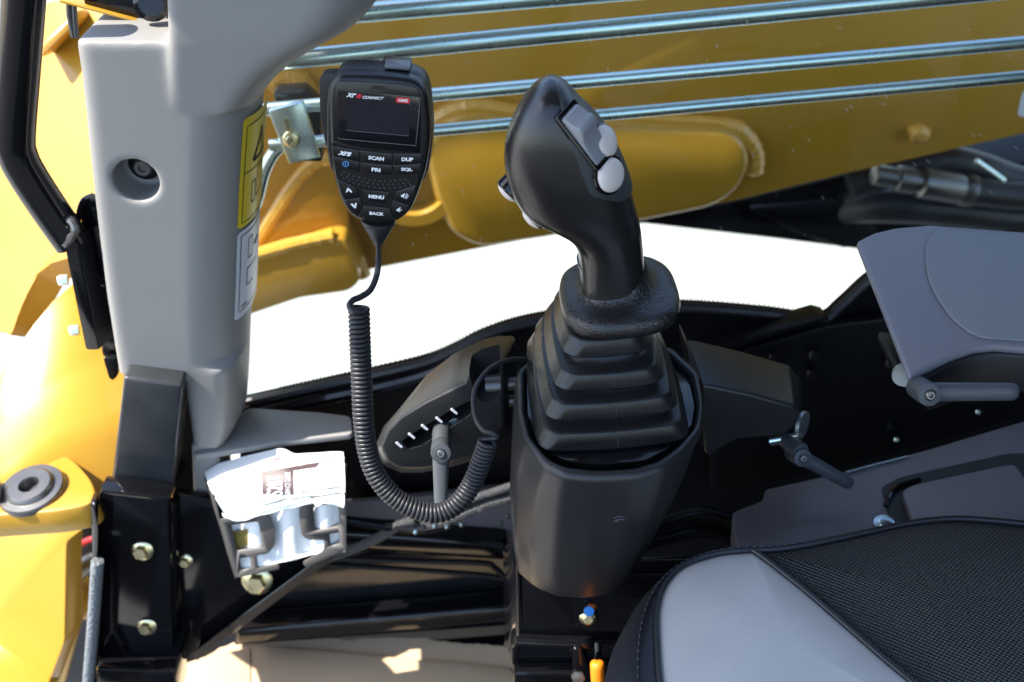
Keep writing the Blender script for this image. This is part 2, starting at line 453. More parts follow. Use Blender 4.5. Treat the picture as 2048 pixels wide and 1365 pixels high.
bm = bmesh.new(); ring = [c + Vector((math.cos(a), 0, math.sin(a))) * .078 for a in [2 * math.pi * k / 40 for k in range(41)]]
finish('weld_bead', tube_bm(ring, [.0085 * (1 + .1 * random.uniform(-1, 1)) for _ in ring], 8, bm), 'weld_yellow', boom)
prism('foot_plate', round_poly(YS([(380, 560), (505, 524), (660, 478), (690, 478), (703, 505), (722, 560), (700, 582), (600, 596), (505, 628), (380, 680)], BY - .075), .012), BACK * .12, 'machine_yellow', boom, bevel=.012, seg=4)
weld([(380, 548), (505, 512), (600, 486), (668, 472)], BY - .068, .011, boom)
weld([(690, 474), (708, 505), (727, 552)], BY - .01, .013, boom)
prism('brace_plate', round_poly(YS([(470, 560), (512, 488), (575, 385), (615, 338), (655, 325), (690, 350), (700, 470), (640, 540)], BY - .035), .01), BACK * .04, 'machine_yellow', boom, bevel=.008, seg=3)
weld([(480, 545), (518, 478), (582, 378), (622, 332), (660, 318), (690, 335)], BY - .03, .0105, boom)
weld([(1818, 270), (1835, 265), (1852, 270)], BY - .004, .012, boom)
weld([(545, 175), (570, 155), (600, 160), (618, 185)], BY - .006, .014, boom)
prism('maker_label', round_poly(YS([(2034, 236), (2046, 180), (2120, 165), (2110, 222)], BY - .001), .01), BACK * .001, 'label_white', boom)

# dark carriage and hoses under the boom
under = thing('undercarriage', 'black undercarriage frame showing below the yellow boom', 'undercarriage', yp(1700, 500, 1.55))
prism('frame_box', YS([(1230, 452), (1480, 402), (1700, 350), (1900, 325), (2010, 335), (2350, 250), (2350, 560), (1740, 503), (1560, 480), (1290, 449)], 1.56), BACK * .5, 'semi_black', under, bevel=.02)
prism('unseen_deck', [Vector((-.9, .87, -.2)), Vector((1.6, .87, -.2)), Vector((1.6, 1.34, -.2)), Vector((-.9, 1.34, -.2))], Vector((0, 0, -.03)), 'semi_black', under)  # unseen plate added to darken the bounce and the bars' undersides
prism('frame_plate', YS([(1500, 420), (1700, 400), (1760, 470), (1690, 500), (1600, 470)], 1.53), BACK * .02, 'semi_black', under, bevel=.006)
hoses = thing('hydraulic_hose', 'black hydraulic hose with a zinc crimp fitting under the boom at right', 'hose', yp(1900, 420, 1.5))
hp = cat(YS([(1765, 352), (1800, 360), (1880, 372), (1960, 384), (2060, 392), (2250, 380)], 1.46), 6)
tube('hose', hp[10:], .024, 'cord_rubber', hoses, seg=16)
ax = (hp[14] - hp[2]).normalized(); c0 = hp[1]
lathe('crimp_fitting', c0, ax, [(.012, -.02), (.017, -.018), (.017, .02), (.022, .022), (.022, .05), (.018, .052), (.018, .06), (.026, .064), (.026, .13), (.024, .135), (.027, .14), (.027, .155), (0, .155)], 'dark_steel', hoses, seg=20)
h2 = thing('hydraulic_hose', 'thick black hose running above the crimped hose at far right', 'hose', yp(2000, 380, 1.5))
tube('hose', cat(YS([(1700, 372), (1800, 338), (1880, 322), (1960, 338), (2060, 368), (2250, 372)], 1.50), 8), .027, 'cord_rubber', h2, seg=14)
tube('clip_wire', cat(YS([(1952, 322), (1985, 345), (2008, 362)], 1.44), 6), .004, 'zinc', h2, seg=8)
h3 = thing('hydraulic_hose', 'lower black hose just above the armrest at right', 'hose', yp(2000, 430, 1.5))
tube('hose', cat([yp(1540, 440, 1.72), yp(1640, 424, 1.60), yp(1760, 412, 1.51), yp(1900, 420, 1.50), yp(2050, 436, 1.50), yp(2250, 440, 1.50)], 8), .03, 'cord_rubber', h3, seg=14)

# ------------------------------------------------------------------ sunlit yellow swing post outside, at the left
post = thing('swing_post', 'sunlit yellow swing post casting outside the cab with a dark pivot pin', 'swing post', yp(60, 1200, 1.1))
def skin(name, grid, m, parent, thick, **k):
    """grid of world points -> slab"""
    bm = bmesh.new(); V = [[bm.verts.new(p) for p in r] for r in grid]
    for a, b in zip(V, V[1:]):
        for i in range(len(a) - 1): bm.faces.new((a[i], a[i + 1], b[i + 1], b[i]))
    bmesh.ops.recalc_face_normals(bm, faces=bm.faces)
    bmesh.ops.solidify(bm, geom=bm.faces, thickness=thick)
    return finish(name, bm, m, parent, **k)
# sloping upper arm: runs away from the cab and catches the sun
up = [[(-260, 60), (0, 85), (75, 82), (128, 30), (200, 20), (320, 10)],
      [(-260, 240), (0, 250), (75, 250), (140, 240), (220, 230), (320, 220)],
      [(-260, 440), (0, 450), (75, 450), (150, 440), (240, 430), (320, 420)],
      [(-260, 650), (0, 668), (45, 670), (75, 668), (150, 548), (300, 520)]]
dep = [1.24, 1.22, 1.20, 1.18]
grid = []
for r in range(31):
    t = r / 30 * 3; i = min(int(t), 2); f = t - i
    row = []
    pr = [Vector(a).lerp(Vector(b), f) for a, b in zip(up[i], up[i + 1])]
    d = dep[i] + (dep[i + 1] - dep[i]) * f
    for q in cat([Vector((p.x, p.y, 0)) for p in pr], 4):
        row.append(dp(q.x, q.y, d - .10 * max(0, min(1, (q.x + 100) / 400))))
    grid.append(row)
skin('swing_arm', grid, 'machine_yellow', post, .03, angle=50)
prism('arm_rib', [dp(x, y, 1.10) for x, y in ((66, 95), (150, 18), (160, 40), (76, 122))], Vector((0, .05, -.01)), 'machine_yellow', post, bevel=.006)
lo_ = [[(-60, 985), (-10, 880), (60, 765), (165, 595), (260, 560), (330, 540)],
       [(-60, 1010), (0, 930), (80, 850), (180, 760), (262, 740), (330, 720)],
       [(-60, 1040), (20, 990), (100, 930), (195, 880), (270, 860), (330, 850)],
       [(-60, 1060), (40, 1030), (120, 1010), (210, 1000), (270, 1000), (330, 1000)]]
dep = [1.06, 1.03, 1.00, .985]; grid = []
for r in range(25):
    t = r / 24 * 3; i = min(int(t), 2); f = t - i
    pr = [Vector(a).lerp(Vector(b), f) for a, b in zip(lo_[i], lo_[i + 1])]
    d = dep[i] + (dep[i + 1] - dep[i]) * f
    grid.append([dp(q.x, q.y, d + .05 * ((q.x - 100) / 200)) for q in cat([Vector((p.x, p.y, 0)) for p in pr], 4)])
skin('arm_casting', grid, 'machine_yellow', post, .04, angle=50)
# pin boss on a nearly level lug
lug_z = dp(70, 985, .93).z
lug = [zp(x, y, lug_z) for x, y in ((-120, 930), (0, 895), (70, 890), (140, 910), (185, 960), (196, 1005), (120, 1022), (0, 1030), (-120, 1040))]
prism('pin_lug', round_poly(lug, .02), Vector((0, 0, -.03)), 'machine_yellow', post, bevel=.004)
pc = zp(66, 984, lug_z)
lathe('pivot_pin', pc, Vector((0, -.12, 1)), [(.030, 0), (.030, .003), (.0285, .006), (.022, .0065), (.021, .0095), (.019, .011), (.0095, .011), (.0085, .009), (.008, .001), (0, .001)], 'dark_steel', post, seg=36)
prism('pin_keeper', [p + Vector((0, 0, .003)) for p in ZS([(-80, 965), (2, 962), (8, 985), (4, 1008), (-80, 1015)], lug_z + .004)], Vector((0, 0, .006)), 'dark_steel', post, bevel=.002)
FPN = Vector((-.42, -.78, .42)).normalized(); FP0 = yp(130, 1100, .80)
prism('guard_plate', round_poly([on(x, y, FP0, FPN) for x, y in ((-160, 1060), (0, 1040), (120, 1026), (192, 1012), (190, 1040), (132, 1084), (128, 1285), (84, 1400), (-160, 1400))], .006), Vector((.012, .022, 0)), 'machine_yellow', post, bevel=.003)
prism('plate_edge', YS([(130, 1086), (148, 1078), (160, 1250), (120, 1400), (90, 1400), (128, 1286)], .825), BACK * .02, 'machine_yellow', post, bevel=.002)
prism('plate_ledge', [yp(-160, 1276, .795), yp(124, 1290, .795), yp(80, 1420, .70), yp(-160, 1420, .70)], Vector((0, 0, -.02)), 'machine_yellow', post, bevel=.004)
filler = thing('dark_gap_sheet', 'narrow black sheet added for the dark gap between the grey pillar foot and square post', 'panel', yp(370, 1000, .79))
prism('strip', YS([(320, 740), (440, 740), (440, 1020), (320, 1020)], .785), BACK * .006, 'semi_black', filler)  # black sheet added so that the gap behind stays dark
dk = thing('slew_gear', 'slew parts, a red hose and a box for the dark hole glimpsed behind the yellow plate', 'machinery', yp(170, 1150, .95))
prism('housing', YS([(120, 1030), (260, 1000), (260, 1140), (150, 1150)], .93), BACK * .05, 'semi_black', dk, bevel=.005)  # dark box filling what is only a dark hole
tube('red_hose', cat(YS([(150, 1098), (175, 1082), (200, 1076), (240, 1072)], .90), 6), .004, 'red_hose', dk)
tube('pipe', cat(YS([(140, 1165), (170, 1132), (210, 1112), (250, 1100)], .89), 6), .011, 'dark_steel', dk, seg=14)
lathe('yellow_cap', yp(168, 1195, .90), Vector((-.3, -1, .5)), ball_prof(.03, .02), 'machine_yellow', dk)

# ------------------------------------------------------------------ black grab handle outside the front corner
gh = thing('grab_handle', 'thick glossy black bent tube grab handle at the far left edge', 'grab handle', yp(140, 480, .80))
GY = .74
tube('bent_tube', cat([yp(52, -120, GY), yp(47, 0, GY), yp(38, 140, GY), yp(30, 270, GY), yp(36, 312, GY), yp(56, 352, GY), yp(100, 420, GY), yp(146, 486, GY)], 8), .0150, 'gloss_black', gh, seg=24)
w = cat([yp(128, 438, GY), yp(142, 442, GY - .01), yp(150, 462, GY - .014), yp(132, 490, GY - .012)], 5)
tube('weld_bead', w, [.0035 * (1 + .25 * random.uniform(-1, 1)) for _ in w], 'dark_steel', gh, seg=8)
hb = thing('handle_bracket', 'black folded steel bracket holding the grab handle beside the grey pillar', 'bracket', yp(190, 700, .80))
prism('mount_plate', round_poly(YS([(128, 486), (152, 474), (200, 700), (172, 700)], .735), .003), Vector((.014, .035, 0)), 'gloss_black', hb, bevel=.0015)
prism('folded_ear', round_poly(YS([(158, 430), (166, 405), (182, 392), (230, 400), (240, 560), (180, 556), (168, 540), (172, 500)], .755), .006), Vector((.006, .02, 0)), 'gloss_black', hb, bevel=.002)
tube('ear_lip', cat(YS([(186, 391), (166, 402), (157, 430), (160, 458), (172, 482), (176, 515), (166, 545), (178, 560), (210, 572)], .752), 5), .0022, 'gloss_black', hb, seg=8)
prism('spacer_tube', YS([(178, 562), (230, 566), (240, 716), (204, 716)], .765), BACK * .03, 'gloss_black', hb, bevel=.003)
prism('bent_tab', round_poly(YS([(205, 716), (236, 716), (236, 752), (226, 762), (218, 758)], .76), .004), BACK * .01, 'semi_black', hb, bevel=.001)
for (x, y) in ((136, 560), (158, 660)):
    lathe('bracket_bolt', yp(x, y, .75), Vector((-1, -.2, .1)), [(.005, 0), (.005, .006), (.004, .008), (0, .008)], 'zinc', hb, seg=8)

# ================================================================== GREY CORNER PILLAR
PY = .72
ROWS = [(88, 146, 700), (120, 151, 640), (150, 156, 592), (190, 160, 552), (230, 165, 528), (300, 172, 523), (400, 183, 517), (500, 195, 513), (600, 208, 510), (700, 224, 506), (757, 234, 504)]
def row_lr(row, tbl=ROWS):
    if row <= tbl[0][0]: return tbl[0][1], tbl[0][2]
    for a, b in zip(tbl, tbl[1:]):
        if row <= b[0]:
            f = (row - a[0]) / (b[0] - a[0])
            return a[1] + (b[1] - a[1]) * f, a[2] + (b[2] - a[2]) * f
    return tbl[-1][1], tbl[-1][2]
RX, RYD = .046, .055
def col_sec(xl, xr, row, y0=PY, depth=.10, rl=.010, n=10):
    L = yp(xl, row, y0); R = yp(xr, row, y0 + .036); R.z = L.z + (yp(xr, row, y0).z - L.z)
    w = R.x - L.x
    rx = min(RX, w * .4)
    pr = [(0, depth), (0, rl)]
    pr += [(rl - rl * math.cos(a), rl - rl * math.sin(a)) for a in [math.pi / 2 * k / 4 for k in range(1, 5)]]
    pr += [((w - rx) * k / 4 + rl * (1 - k / 4), 0) for k in (1, 2, 3)]
    pr += [(w - rx + rx * math.sin(a), RYD - RYD * math.cos(a)) for a in [math.pi / 2 * k / n for k in range(n + 1)]]
    pr += [(w - .006, depth)]
    return [Vector((L.x + x, y0 + y, L.z + (R.z - L.z) * x / w)) for x, y in pr]
def col_pt(row, s):
    """s = metres along the surface, measured from the start of the right-hand rounding"""
    xl, xr = row_lr(row)
    L = yp(xl, row, PY); R = yp(xr, row, PY + .036); R.z = yp(xr, row, PY).z; w = R.x - L.x
    if s < 0: x, y, nx, ny = w - RX + s, 0, 0, -1
    else:
        a = min(s / ((RX + RYD) / 2), math.pi / 2)
        x, y = w - RX + RX * math.sin(a), RYD - RYD * math.cos(a)
        nx, ny = math.sin(a), -math.cos(a)
        e = s - (RX + RYD) / 2 * math.pi / 2
        if e > 0: y += e
    return Vector((L.x + x, PY + y, L.z + (R.z - L.z) * x / w)), Vector((nx, ny, 0))
pillar = thing('corner_pillar', 'tall grey plastic corner pillar cover with a deep screw recess', 'pillar', yp(400, 900, PY))
bm = bmesh.new()
loft_bm([col_sec(*row_lr(r), r) for r in (84, 100, 120, 150, 190, 230, 265, 300, 400, 500, 600, 700, 757)], bm=bm)
loft_bm([col_sec(l, r_, r) for r, l, r_ in ((740, 362, 505), (780, 365, 504), (830, 373, 503), (870, 379, 500), (900, 383, 486))], bm=bm)
# head: flares out to the right under the roof
hd = [(-140, 330, 812), (-60, 330, 790), (0, 330, 774), (30, 331, 763), (60, 332, 741), (88, 333, 712), (120, 333, 655), (150, 333, 604), (190, 333, 558), (230, 330, 528)]
loft_bm([col_sec(l, r_, r, PY - .006 * max(0, min(1, (230 - r) / 150)), .115, rl=.006) for r, l, r_ in hd], bm=bm)
cover = finish('cover', bm, 'grey_plastic', pillar)
bpy.context.view_layer.update()
replace_mesh(cover, [('REMESH', dict(mode='VOXEL', voxel_size=.0024)), ])
cc = yp(268, 364, PY)
ct = lathe('cutter', cc + Vector((0, -.02, 0)), Vector((.06, 1, .02)), [(.0178, 0), (.0178, .050)], 'ink', None, seg=40)
cut(cover, [ct])
replace_mesh(cover, [('REMESH', dict(mode='VOXEL', voxel_size=.0019)), ('SMOOTH', dict(factor=.5, iterations=7))])
cover.data.shade_smooth()
sc = cc + Vector((.002, .0275, .002))
w_ = lathe('recess_screw', sc, Vector((0, -1, 0)), [(.0125, 0), (.0125, .002), (.011, .003), (0, .003)], 'gloss_black', pillar, seg=28)
lathe('screw_head', sc, Vector((0, -1, 0)), [(.0075, .003), (.0075, .007), (.006, .0085), (.0035, .0085), (.003, .006), (0, .006)], 'dark_steel', w_, seg=16)
# level grey sill moulding at the foot of the pillar and its skirt
zs = yp(470, 900, PY).z
prism('sill_trim', round_poly(ZS([(384, 912), (400, 880), (500, 815), (640, 824), (702, 832), (706, 868), (560, 884), (440, 904)], zs), .006), Vector((0, 0, -.007)), 'grey_plastic', pillar, bevel=.003)
prism('skirt', YS([(381, 890), (440, 900), (445, 1000), (408, 1004), (386, 990)], PY + .004), BACK * .05, 'grey_plastic', pillar, bevel=.004)

def sticker(r0, r1, s0, s1, m, name, rr=.004):
    nr, ns = 28, 16
    bm = bmesh.new(); V = []
    for i in range(nr + 1):
        row = []
        for k in range(ns + 1):
            v, u = i / nr, k / ns
            # rounded corners
            s = s0 + (s1 - s0) * u; r = r0 + (r1 - r0) * v
            hpx = rr / .0004
            if k == 0: r = min(max(r, r0 + hpx * .5), r1 - hpx * .5)
            p, n = col_pt(r, s)
            row.append(bm.verts.new(p + n * .0014))
        V.append(row)
    for a, b in zip(V, V[1:]):
        for k in range(ns): bm.faces.new((a[k], a[k + 1], b[k + 1], b[k]))
    bmesh.ops.remove_doubles(bm, verts=bm.verts, dist=1e-6)
    return finish(name, bm, m, pillar)
def sline(bm, pts, w):
    """ink line through (row, s) points"""
    P = []; N = []
    for (ra, sa), (rb, sb) in zip(pts, pts[1:]):
        for k in range(8):
            p, n = col_pt(ra + (rb - ra) * k / 8, sa + (sb - sa) * k / 8); P.append(p + n * .0018); N.append(n)
    p, n = col_pt(*pts[-1]); P.append(p + n * .0018); N.append(n)
    strip_bm(P, w, N, bm)
def px_of(p):
    v = ROT.transposed() @ (p - CAM)
    return W / 2 + v.x / -v.z * FPX
S0 = next(k * .0005 for k in range(200) if px_of(col_pt(370, k * .0005)[0]) >= 477)
SE = S0 + .052
ws = sticker(258, 483, S0, SE, 'label_yellow', 'warning_label'); ws['label'] = 'yellow warning label with black outlines'
bm = bmesh.new()
a0 = S0 + .0045
sline(bm, [(276, SE - .004), (276, a0), (474, a0), (474, SE - .004)], .0009)
sline(bm, [(374, a0), (374, SE - .004)], .0009)
sline(bm, [(357, a0 + .011), (300, a0 + .026), (357, a0 + .041), (357, a0 + .011)], .0026)
sline(bm, [(318, a0 + .026), (340, a0 + .026)], .003)
sline(bm, [(346, a0 + .026), (350, a0 + .026)], .003)
sline(bm, [(444, a0 + .012), (402, a0 + .012), (402, a0 + .018), (444, a0 + .018), (444, a0 + .012)], .0011)
sline(bm, [(440, a0 + .020), (382, a0 + .022), (382, a0 + .036), (430, a0 + .036), (440, a0 + .020)], .0011)
finish('printed_marks', bm, 'ink', ws, smooth=False)
wl = sticker(490, 668, S0, SE, 'label_white', 'notice_label'); wl['label'] = 'white notice label with thin black outlines'
bm = bmesh.new()
sline(bm, [(500, SE - .004), (500, a0), (654, a0), (654, SE - .004)], .0009)
sline(bm, [(556, a0 + .011), (516, a0 + .011), (516, a0 + .018), (556, a0 + .018), (556, a0 + .011)], .0010)
sline(bm, [(610, a0 + .022), (610, a0 + .010), (576, a0 + .010), (576, a0 + .030)], .0010)
sline(bm, [(540, a0 + .022), (536, a0 + .034)], .003)
sline(bm, [(646, a0 + .003), (646, a0 + .012)], .0012)
finish('printed_marks', bm, 'ink', wl, smooth=False)

# black window visor end and hinge tucked into the notch above the pillar
vis = thing('visor_rail', 'black rail end with a shiny hinge in the notch above the grey pillar', 'rail', yp(250, 20, .76))
prism('rail_end', YS([(160, -20), (345, -20), (345, 58), (300, 52), (277, 44), (168, 14)], .775), BACK * .05, 'gloss_black', vis, bevel=.003)
prism('rail_lip', YS([(118, 0), (275, 42), (275, 47), (118, 6)], .77), BACK * .03, 'machine_yellow', vis, bevel=.001)
lathe('hinge_knuckle', yp(305, 8, .765), Vector((.2, -1, .3)), [(.013, 0), (.013, .006), (.009, .010), (0, .010)], 'gloss_black', vis, seg=20)
st = thing('rubber_seal', 'pair of thin grey seal strips beside the pillar top', 'seal', yp(148, 60, .80))
for k in range(2):
    tube('strip', [yp(136 + 11 * k, -30, .80), yp(138 + 11 * k, 30, .80), yp(147 + 6 * k, 75, .80)], .0022, 'lever_grey', st, seg=8)

# ------------------------------------------------------------------ black steel door post, bracket and gusset
dpst = thing('door_post', 'black square steel tube post under the grey pillar', 'post', yp(290, 980, .70))
prism('square_tube', YS([(247, 755), (366, 770), (345, 985), (222, 972)], .70), Vector((-.004, .06, 0)), 'dusty_black', dpst, bevel=.0032, seg=3)
wb = cat(YS([(224, 968), (262, 978), (300, 984), (342, 988)], .697), 7)
tube('weld_bead', wb, [.0032 * (1 + .3 * random.uniform(-1, 1)) for _ in wb], 'gloss_black', dpst, seg=8)
br = thing('mount_bracket', 'black flanged steel bracket with two zinc bolts at lower left', 'bracket', yp(270, 1320, .70))
MBY = .69
prism('face_plate', round_poly(YS([(198, 984), (338, 1000), (346, 1322), (352, 1420), (196, 1420), (192, 1200)], MBY), .004), BACK * .008, 'gloss_black', br, bevel=.002)
prism('side_lip', round_poly([yp(198, 984, MBY), yp(190, 1008, MBY - .02), yp(196, 1060, MBY - .02), yp(194, 1130, MBY - .018), yp(186, 1420, MBY - .018), yp(206, 1420, MBY)], .006), Vector((-.005, .002, 0)), 'gloss_black', br, bevel=.0018)
prism('flange_lip', YS([(200, 980), (340, 996), (340, 1004), (200, 990)], MBY - .012), BACK * .02, 'gloss_black', br, bevel=.002)
prism('cross_member', YS([(190, 1338), (350, 1345), (350, 1440), (190, 1440)], MBY - .03), BACK * .06, 'gloss_black', br, bevel=.005)
gb = thing('gusset_bracket', 'black triangular steel gusset behind the document holder', 'bracket', yp(400, 1320, .72))
prism('gusset', round_poly(YS([(344, 985), (420, 1000), (660, 1096), (650, 1128), (388, 1318), (349, 1322)], .712), .003), BACK * .008, 'gloss_black', gb, bevel=.0015)
tube('pressed_edge', [yp(348, 1000, .708), yp(349, 1320, .708)], .004, 'gloss_black', gb, seg=8)
for (x, y, r, par, yy, lab) in ((285, 1100, .0112, br, MBY, None), (294, 1252, .0105, br, MBY, None), (371, 1122, .008, gb, .711, None)):
    hexbolt('flange_bolt', yp(x, y, yy), Vector((-.05, -1, .28)), r, 'yellow_zinc', par)
hexbolt('flange_bolt', yp(515, 1160, .711), Vector((0, -1, .35)), .0165, 'yellow_zinc', gb)
prism('folded_flange', [yp(656, 1106, .700), yp(662, 1122, .712), yp(394, 1322, .712), yp(384, 1308, .700)], Vector((.0005, .001, .0015)), 'gloss_black', gb)
et = thing('edge_trim', 'grey knurled rubber edge trim running down at lower left', 'edge trim', yp(175, 1400, .67))
ep = cat([yp(195, 1122, MBY - .022), yp(190, 1200, MBY - .024), yp(183, 1290, MBY - .028), yp(172, 1420, MBY - .032)], 8)
ep = cat(ep, 6)
tube('trim_strip', ep, [.0040] + [.0056 * (1 + .06 * (i % 2)) for i in range(len(ep) - 1)], 'trim_grey', et, seg=14)

# ------------------------------------------------------------------ document holder and its papers
HN = Vector((-.10, -1, .16)).normalized()
HP = yp(560, 1080, .665)
def hp_(px, py, off=0.): return on(px, py, HP + HN * off, HN)
holder = thing('document_holder', 'dark grey metal document holder with square cutouts', 'document holder', hp_(540, 1140))
def cutter(pts):
    P = [hp_(x, y, .004) for x, y in pts]
    return prism('cutter', round_poly(P, .003), -HN * .012, 'ink', None)
left = prism('holder_arm', round_poly([hp_(x, y) for x, y in ((437, 1040), (520, 1030), (541, 1034), (549, 1060), (549, 1092), (536, 1108), (512, 1112), (513, 1138), (556, 1130), (560, 1139), (472, 1157))], .003), -HN * .0025, 'holder_grey', holder, bevel=.0006)
cut(left, [cutter([(458, 1056), (514, 1048), (523, 1100), (470, 1108)]), cutter([(474, 1123), (498, 1119), (500, 1143), (479, 1147)])])
right = prism('holder_arm', round_poly([hp_(x, y) for x, y in ((597, 1020), (610, 1008), (692, 996), (692, 1102), (611, 1136), (604, 1126), (646, 1104), (649, 1081), (617, 1081), (603, 1072))], .003), -HN * .0025, 'holder_grey', holder, bevel=.0006)
cut(right, [cutter([(623, 1019), (674, 1011), (678, 1058), (628, 1068)]), cutter([(655, 1074), (678, 1070), (679, 1093), (658, 1099)])])
loft('side_panel', [[hp_(408, 955, -.045), hp_(472, 1157, -.045), hp_(474, 1157, -.045), hp_(412, 955, -.045)],
                    [hp_(424, 990, -.008), hp_(470, 1157, -.008), hp_(474, 1157, -.008), hp_(428, 990, -.008)],
                    [hp_(437, 1040, 0), hp_(471, 1157, 0), hp_(474, 1157, -.001), hp_(441, 1040, -.001)]], 'holder_grey', holder)
prism('side_panel', [hp_(691, 960, -.05), hp_(692, 1000, 0), hp_(692, 1102, 0), hp_(691, 1080, -.05)], Vector((-.002, 0, 0)), 'holder_grey', holder)
prism('back_panel', [hp_(x, y, -.052) for x, y in ((408, 950), (692, 930), (690, 1085), (470, 1140))], -HN * .002, 'holder_grey', holder)

def sheet(name, back, mid, front, ob, om, of, m, parent, thick=.0006, wob=0.):
    """curved sheet through three pixel rows, each at its own distance behind the holder's front"""
    rows = []
    A = cat([hp_(x, y, ob) for x, y in back], 6); B = cat([hp_(x, y, om) for x, y in mid], 6); C = cat([hp_(x, y, of) for x, y in front], 6)
    for k in range(13):
        t = k / 12
        rows.append([a * (1 - t) * (1 - 2 * t) + b * 4 * t * (1 - t) + c * t * (2 * t - 1) for a, b, c in zip(A, B, C)])
    for i, r in enumerate(rows):
        for j, p in enumerate(r):
            p += HN * wob * math.sin(j * .9 + i * .5)
    return skin(name, rows, m, parent, thick, angle=60), rows
pp = thing('folded_leaflet', 'thick wad of folded white service leaflets stuffed in the holder', 'leaflet', hp_(560, 1040, -.02))
BK = [(410, 944), (440, 927), (487, 914), (557, 898), (595, 908), (640, 905), (687, 904)]
MD = [(424, 985), (455, 975), (500, 968), (560, 958), (600, 955), (645, 948), (689, 945)]
FR = [(448, 1024), (470, 1024), (505, 1014), (560, 1000), (600, 995), (645, 990), (690, 985)]
top, rws = sheet('cover_sheet', BK, MD, FR, -.040, -.012, -.002, 'paper', pp, wob=.0006)
def tp(px, py, o=.0006):
    return tpb(px, py, o)
_b = bvh(top)
def tpb(px, py, o):
    l, n = hit(_b, px, py)
    if l is None: return hp_(px, py, .002)
    return l + n * o
def patch(name, pts, m, parent, o=.0006, n=8):
    """four pixel corners -> small skin laid on the top sheet"""
    a, b, c_, d = [Vector((*p, 0)) for p in pts]
    g = []
    for i in range(n + 1):
        v = i / n; L_ = a.lerp(d, v); R_ = b.lerp(c_, v)
        g.append([tpb(*(L_.lerp(R_, u / n).xy), o) for u in range(n + 1)])
    bm = bmesh.new(); V = [[bm.verts.new(p) for p in r] for r in g]
    for r, s in zip(V, V[1:]):
        for i in range(n): bm.faces.new((r[i], r[i + 1], s[i + 1], s[i]))
    return finish(name, bm, m, parent)
pr = patch('printed_panel', [(523, 950), (586, 936), (588, 990), (525, 989)], 'mauve_print', pp)
patch('printed_band', [(523, 944), (640, 926), (632, 936), (523, 951)], 'mauve_print', pp, .0008)
for q in ([(462, 946), (550, 924), (550, 926), (462, 948)], [(600, 920), (676, 912), (676, 914), (600, 922)], [(606, 930), (680, 920), (680, 922), (606, 932)], [(600, 984), (682, 972), (682, 974), (600, 986)]):
    patch('printed_line', q, 'grey_edge', pp, .0007)
patch('printed_line', [(545, 920), (560, 916), (561, 919), (546, 923)], 'red_print', pp, .0008)
lettering('S28T', lambda u, v: tpb(566 - v * 31, 992 + (-6 - 0) - u * 38 + (1 - v) * -3 + 6, .0011), 'white_print', pr, offset=.0)
lettering('SERVICE GUIDE', lambda u, v: tpb(581 - v * 10, 990 - u * 44, .0011), 'white_print', pr, offset=-.01)
FB = [(444, 1026), (470, 1030), (505, 1024), (560, 1008), (600, 1002), (645, 994), (688, 988)]
FM = [(450, 1034), (475, 1040), (510, 1030), (560, 1016), (600, 1008), (645, 1004), (689, 1004)]
FF = [(462, 1036), (482, 1043), (515, 1034), (560, 1022), (600, 1013), (640, 1006), (687, 1016)]
sheet('fold_sheet', FB, FM, FF, -.002, .004, .005, 'paper', pp, wob=.0004)
sheet('blue_edge', [(450, 1022), (500, 1018), (560, 1006), (620, 995)], [(452, 1026), (500, 1022), (560, 1010), (620, 998)], [(455, 1030), (500, 1026), (560, 1013), (620, 1000)], .004, .0055, .006, 'paper_blue', pp)
sheet('cover_sheet', [(x + 2, y + 10) for x, y in BK], [(x, y + 6) for x, y in MD], [(x, y + 4) for x, y in FR], -.046, -.018, -.007, 'paper', pp, wob=.001)
# sheets standing inside the holder, seen through the cutouts
g = [[hp_(x, y, -.006 - .004 * math.sin(i * 1.1)) for i, x in enumerate(range(462, 692, 12))] for y in (1000, 1040, 1080, 1105, 1130)]
g[4] = [hp_(476 + (x - 462) * .94, 1147 - (x - 448) * .21, -.004) for x in range(462, 692, 12)]
skin('inner_sheet', g, 'paper', pp, .001, angle=60)
patch2 = prism('colour_picture', [hp_(x, y, -.0045) for x, y in ((458, 1066), (500, 1058), (506, 1090), (470, 1098))], -HN * .0004, 'picture_print', pp)

# ------------------------------------------------------------------ floor rails, cardboard and looms
rails = thing('floor_frame', 'black painted steel frame rails along the foot of the cab wall', 'frame', yp(800, 1250, .80))
prism('floor_rail', [yp(470, 1262, .775), yp(1030, 1215, .775), yp(1030, 1245, .775), yp(470, 1292, .775)], Vector((0, .03, 0)), 'gloss_black', rails, bevel=.006, seg=4)
prism('kick_plate', [yp(470, 1130, .815), yp(1030, 1090, .815), yp(1030, 1250, .80), yp(470, 1290, .80)], BACK * .006, 'gloss_black', rails)
prism('frame_rail', YS([(640, 1062), (1015, 1090), (1015, 1124), (640, 1100)], .785), BACK * .03, 'gloss_black', rails, bevel=.005, seg=3)
tube('pipe_rail', cat(YS([(600, 1128), (760, 1136), (940, 1148), (1012, 1158)], .775), 6), .003, 'semi_black', rails, seg=8)
tube('pipe_rail', cat(YS([(640, 1114), (800, 1122), (960, 1126), (990, 1136), (1014, 1160)], .77), 6), .0035, 'semi_black', rails, seg=8)
prism('base_plate', YS([(690, 1010), (1030, 975), (1030, 1090), (690, 1080)], .81), BACK * .01, 'panel_mauve', rails, bevel=.003)
cb = thing('cardboard_sheet', 'torn brown cardboard sheet lying on the cab floor', 'cardboard', zp(750, 1320, .002))
ce = [(350, 1365), (400, 1322), (440, 1296), (480, 1281), (510, 1273), (560, 1277), (640, 1275), (700, 1281), (746, 1277), (842, 1276), (880, 1283), (918, 1287), (965, 1289), (1016, 1294), (1028, 1330), (1030, 1480), (340, 1480)]
edge = []
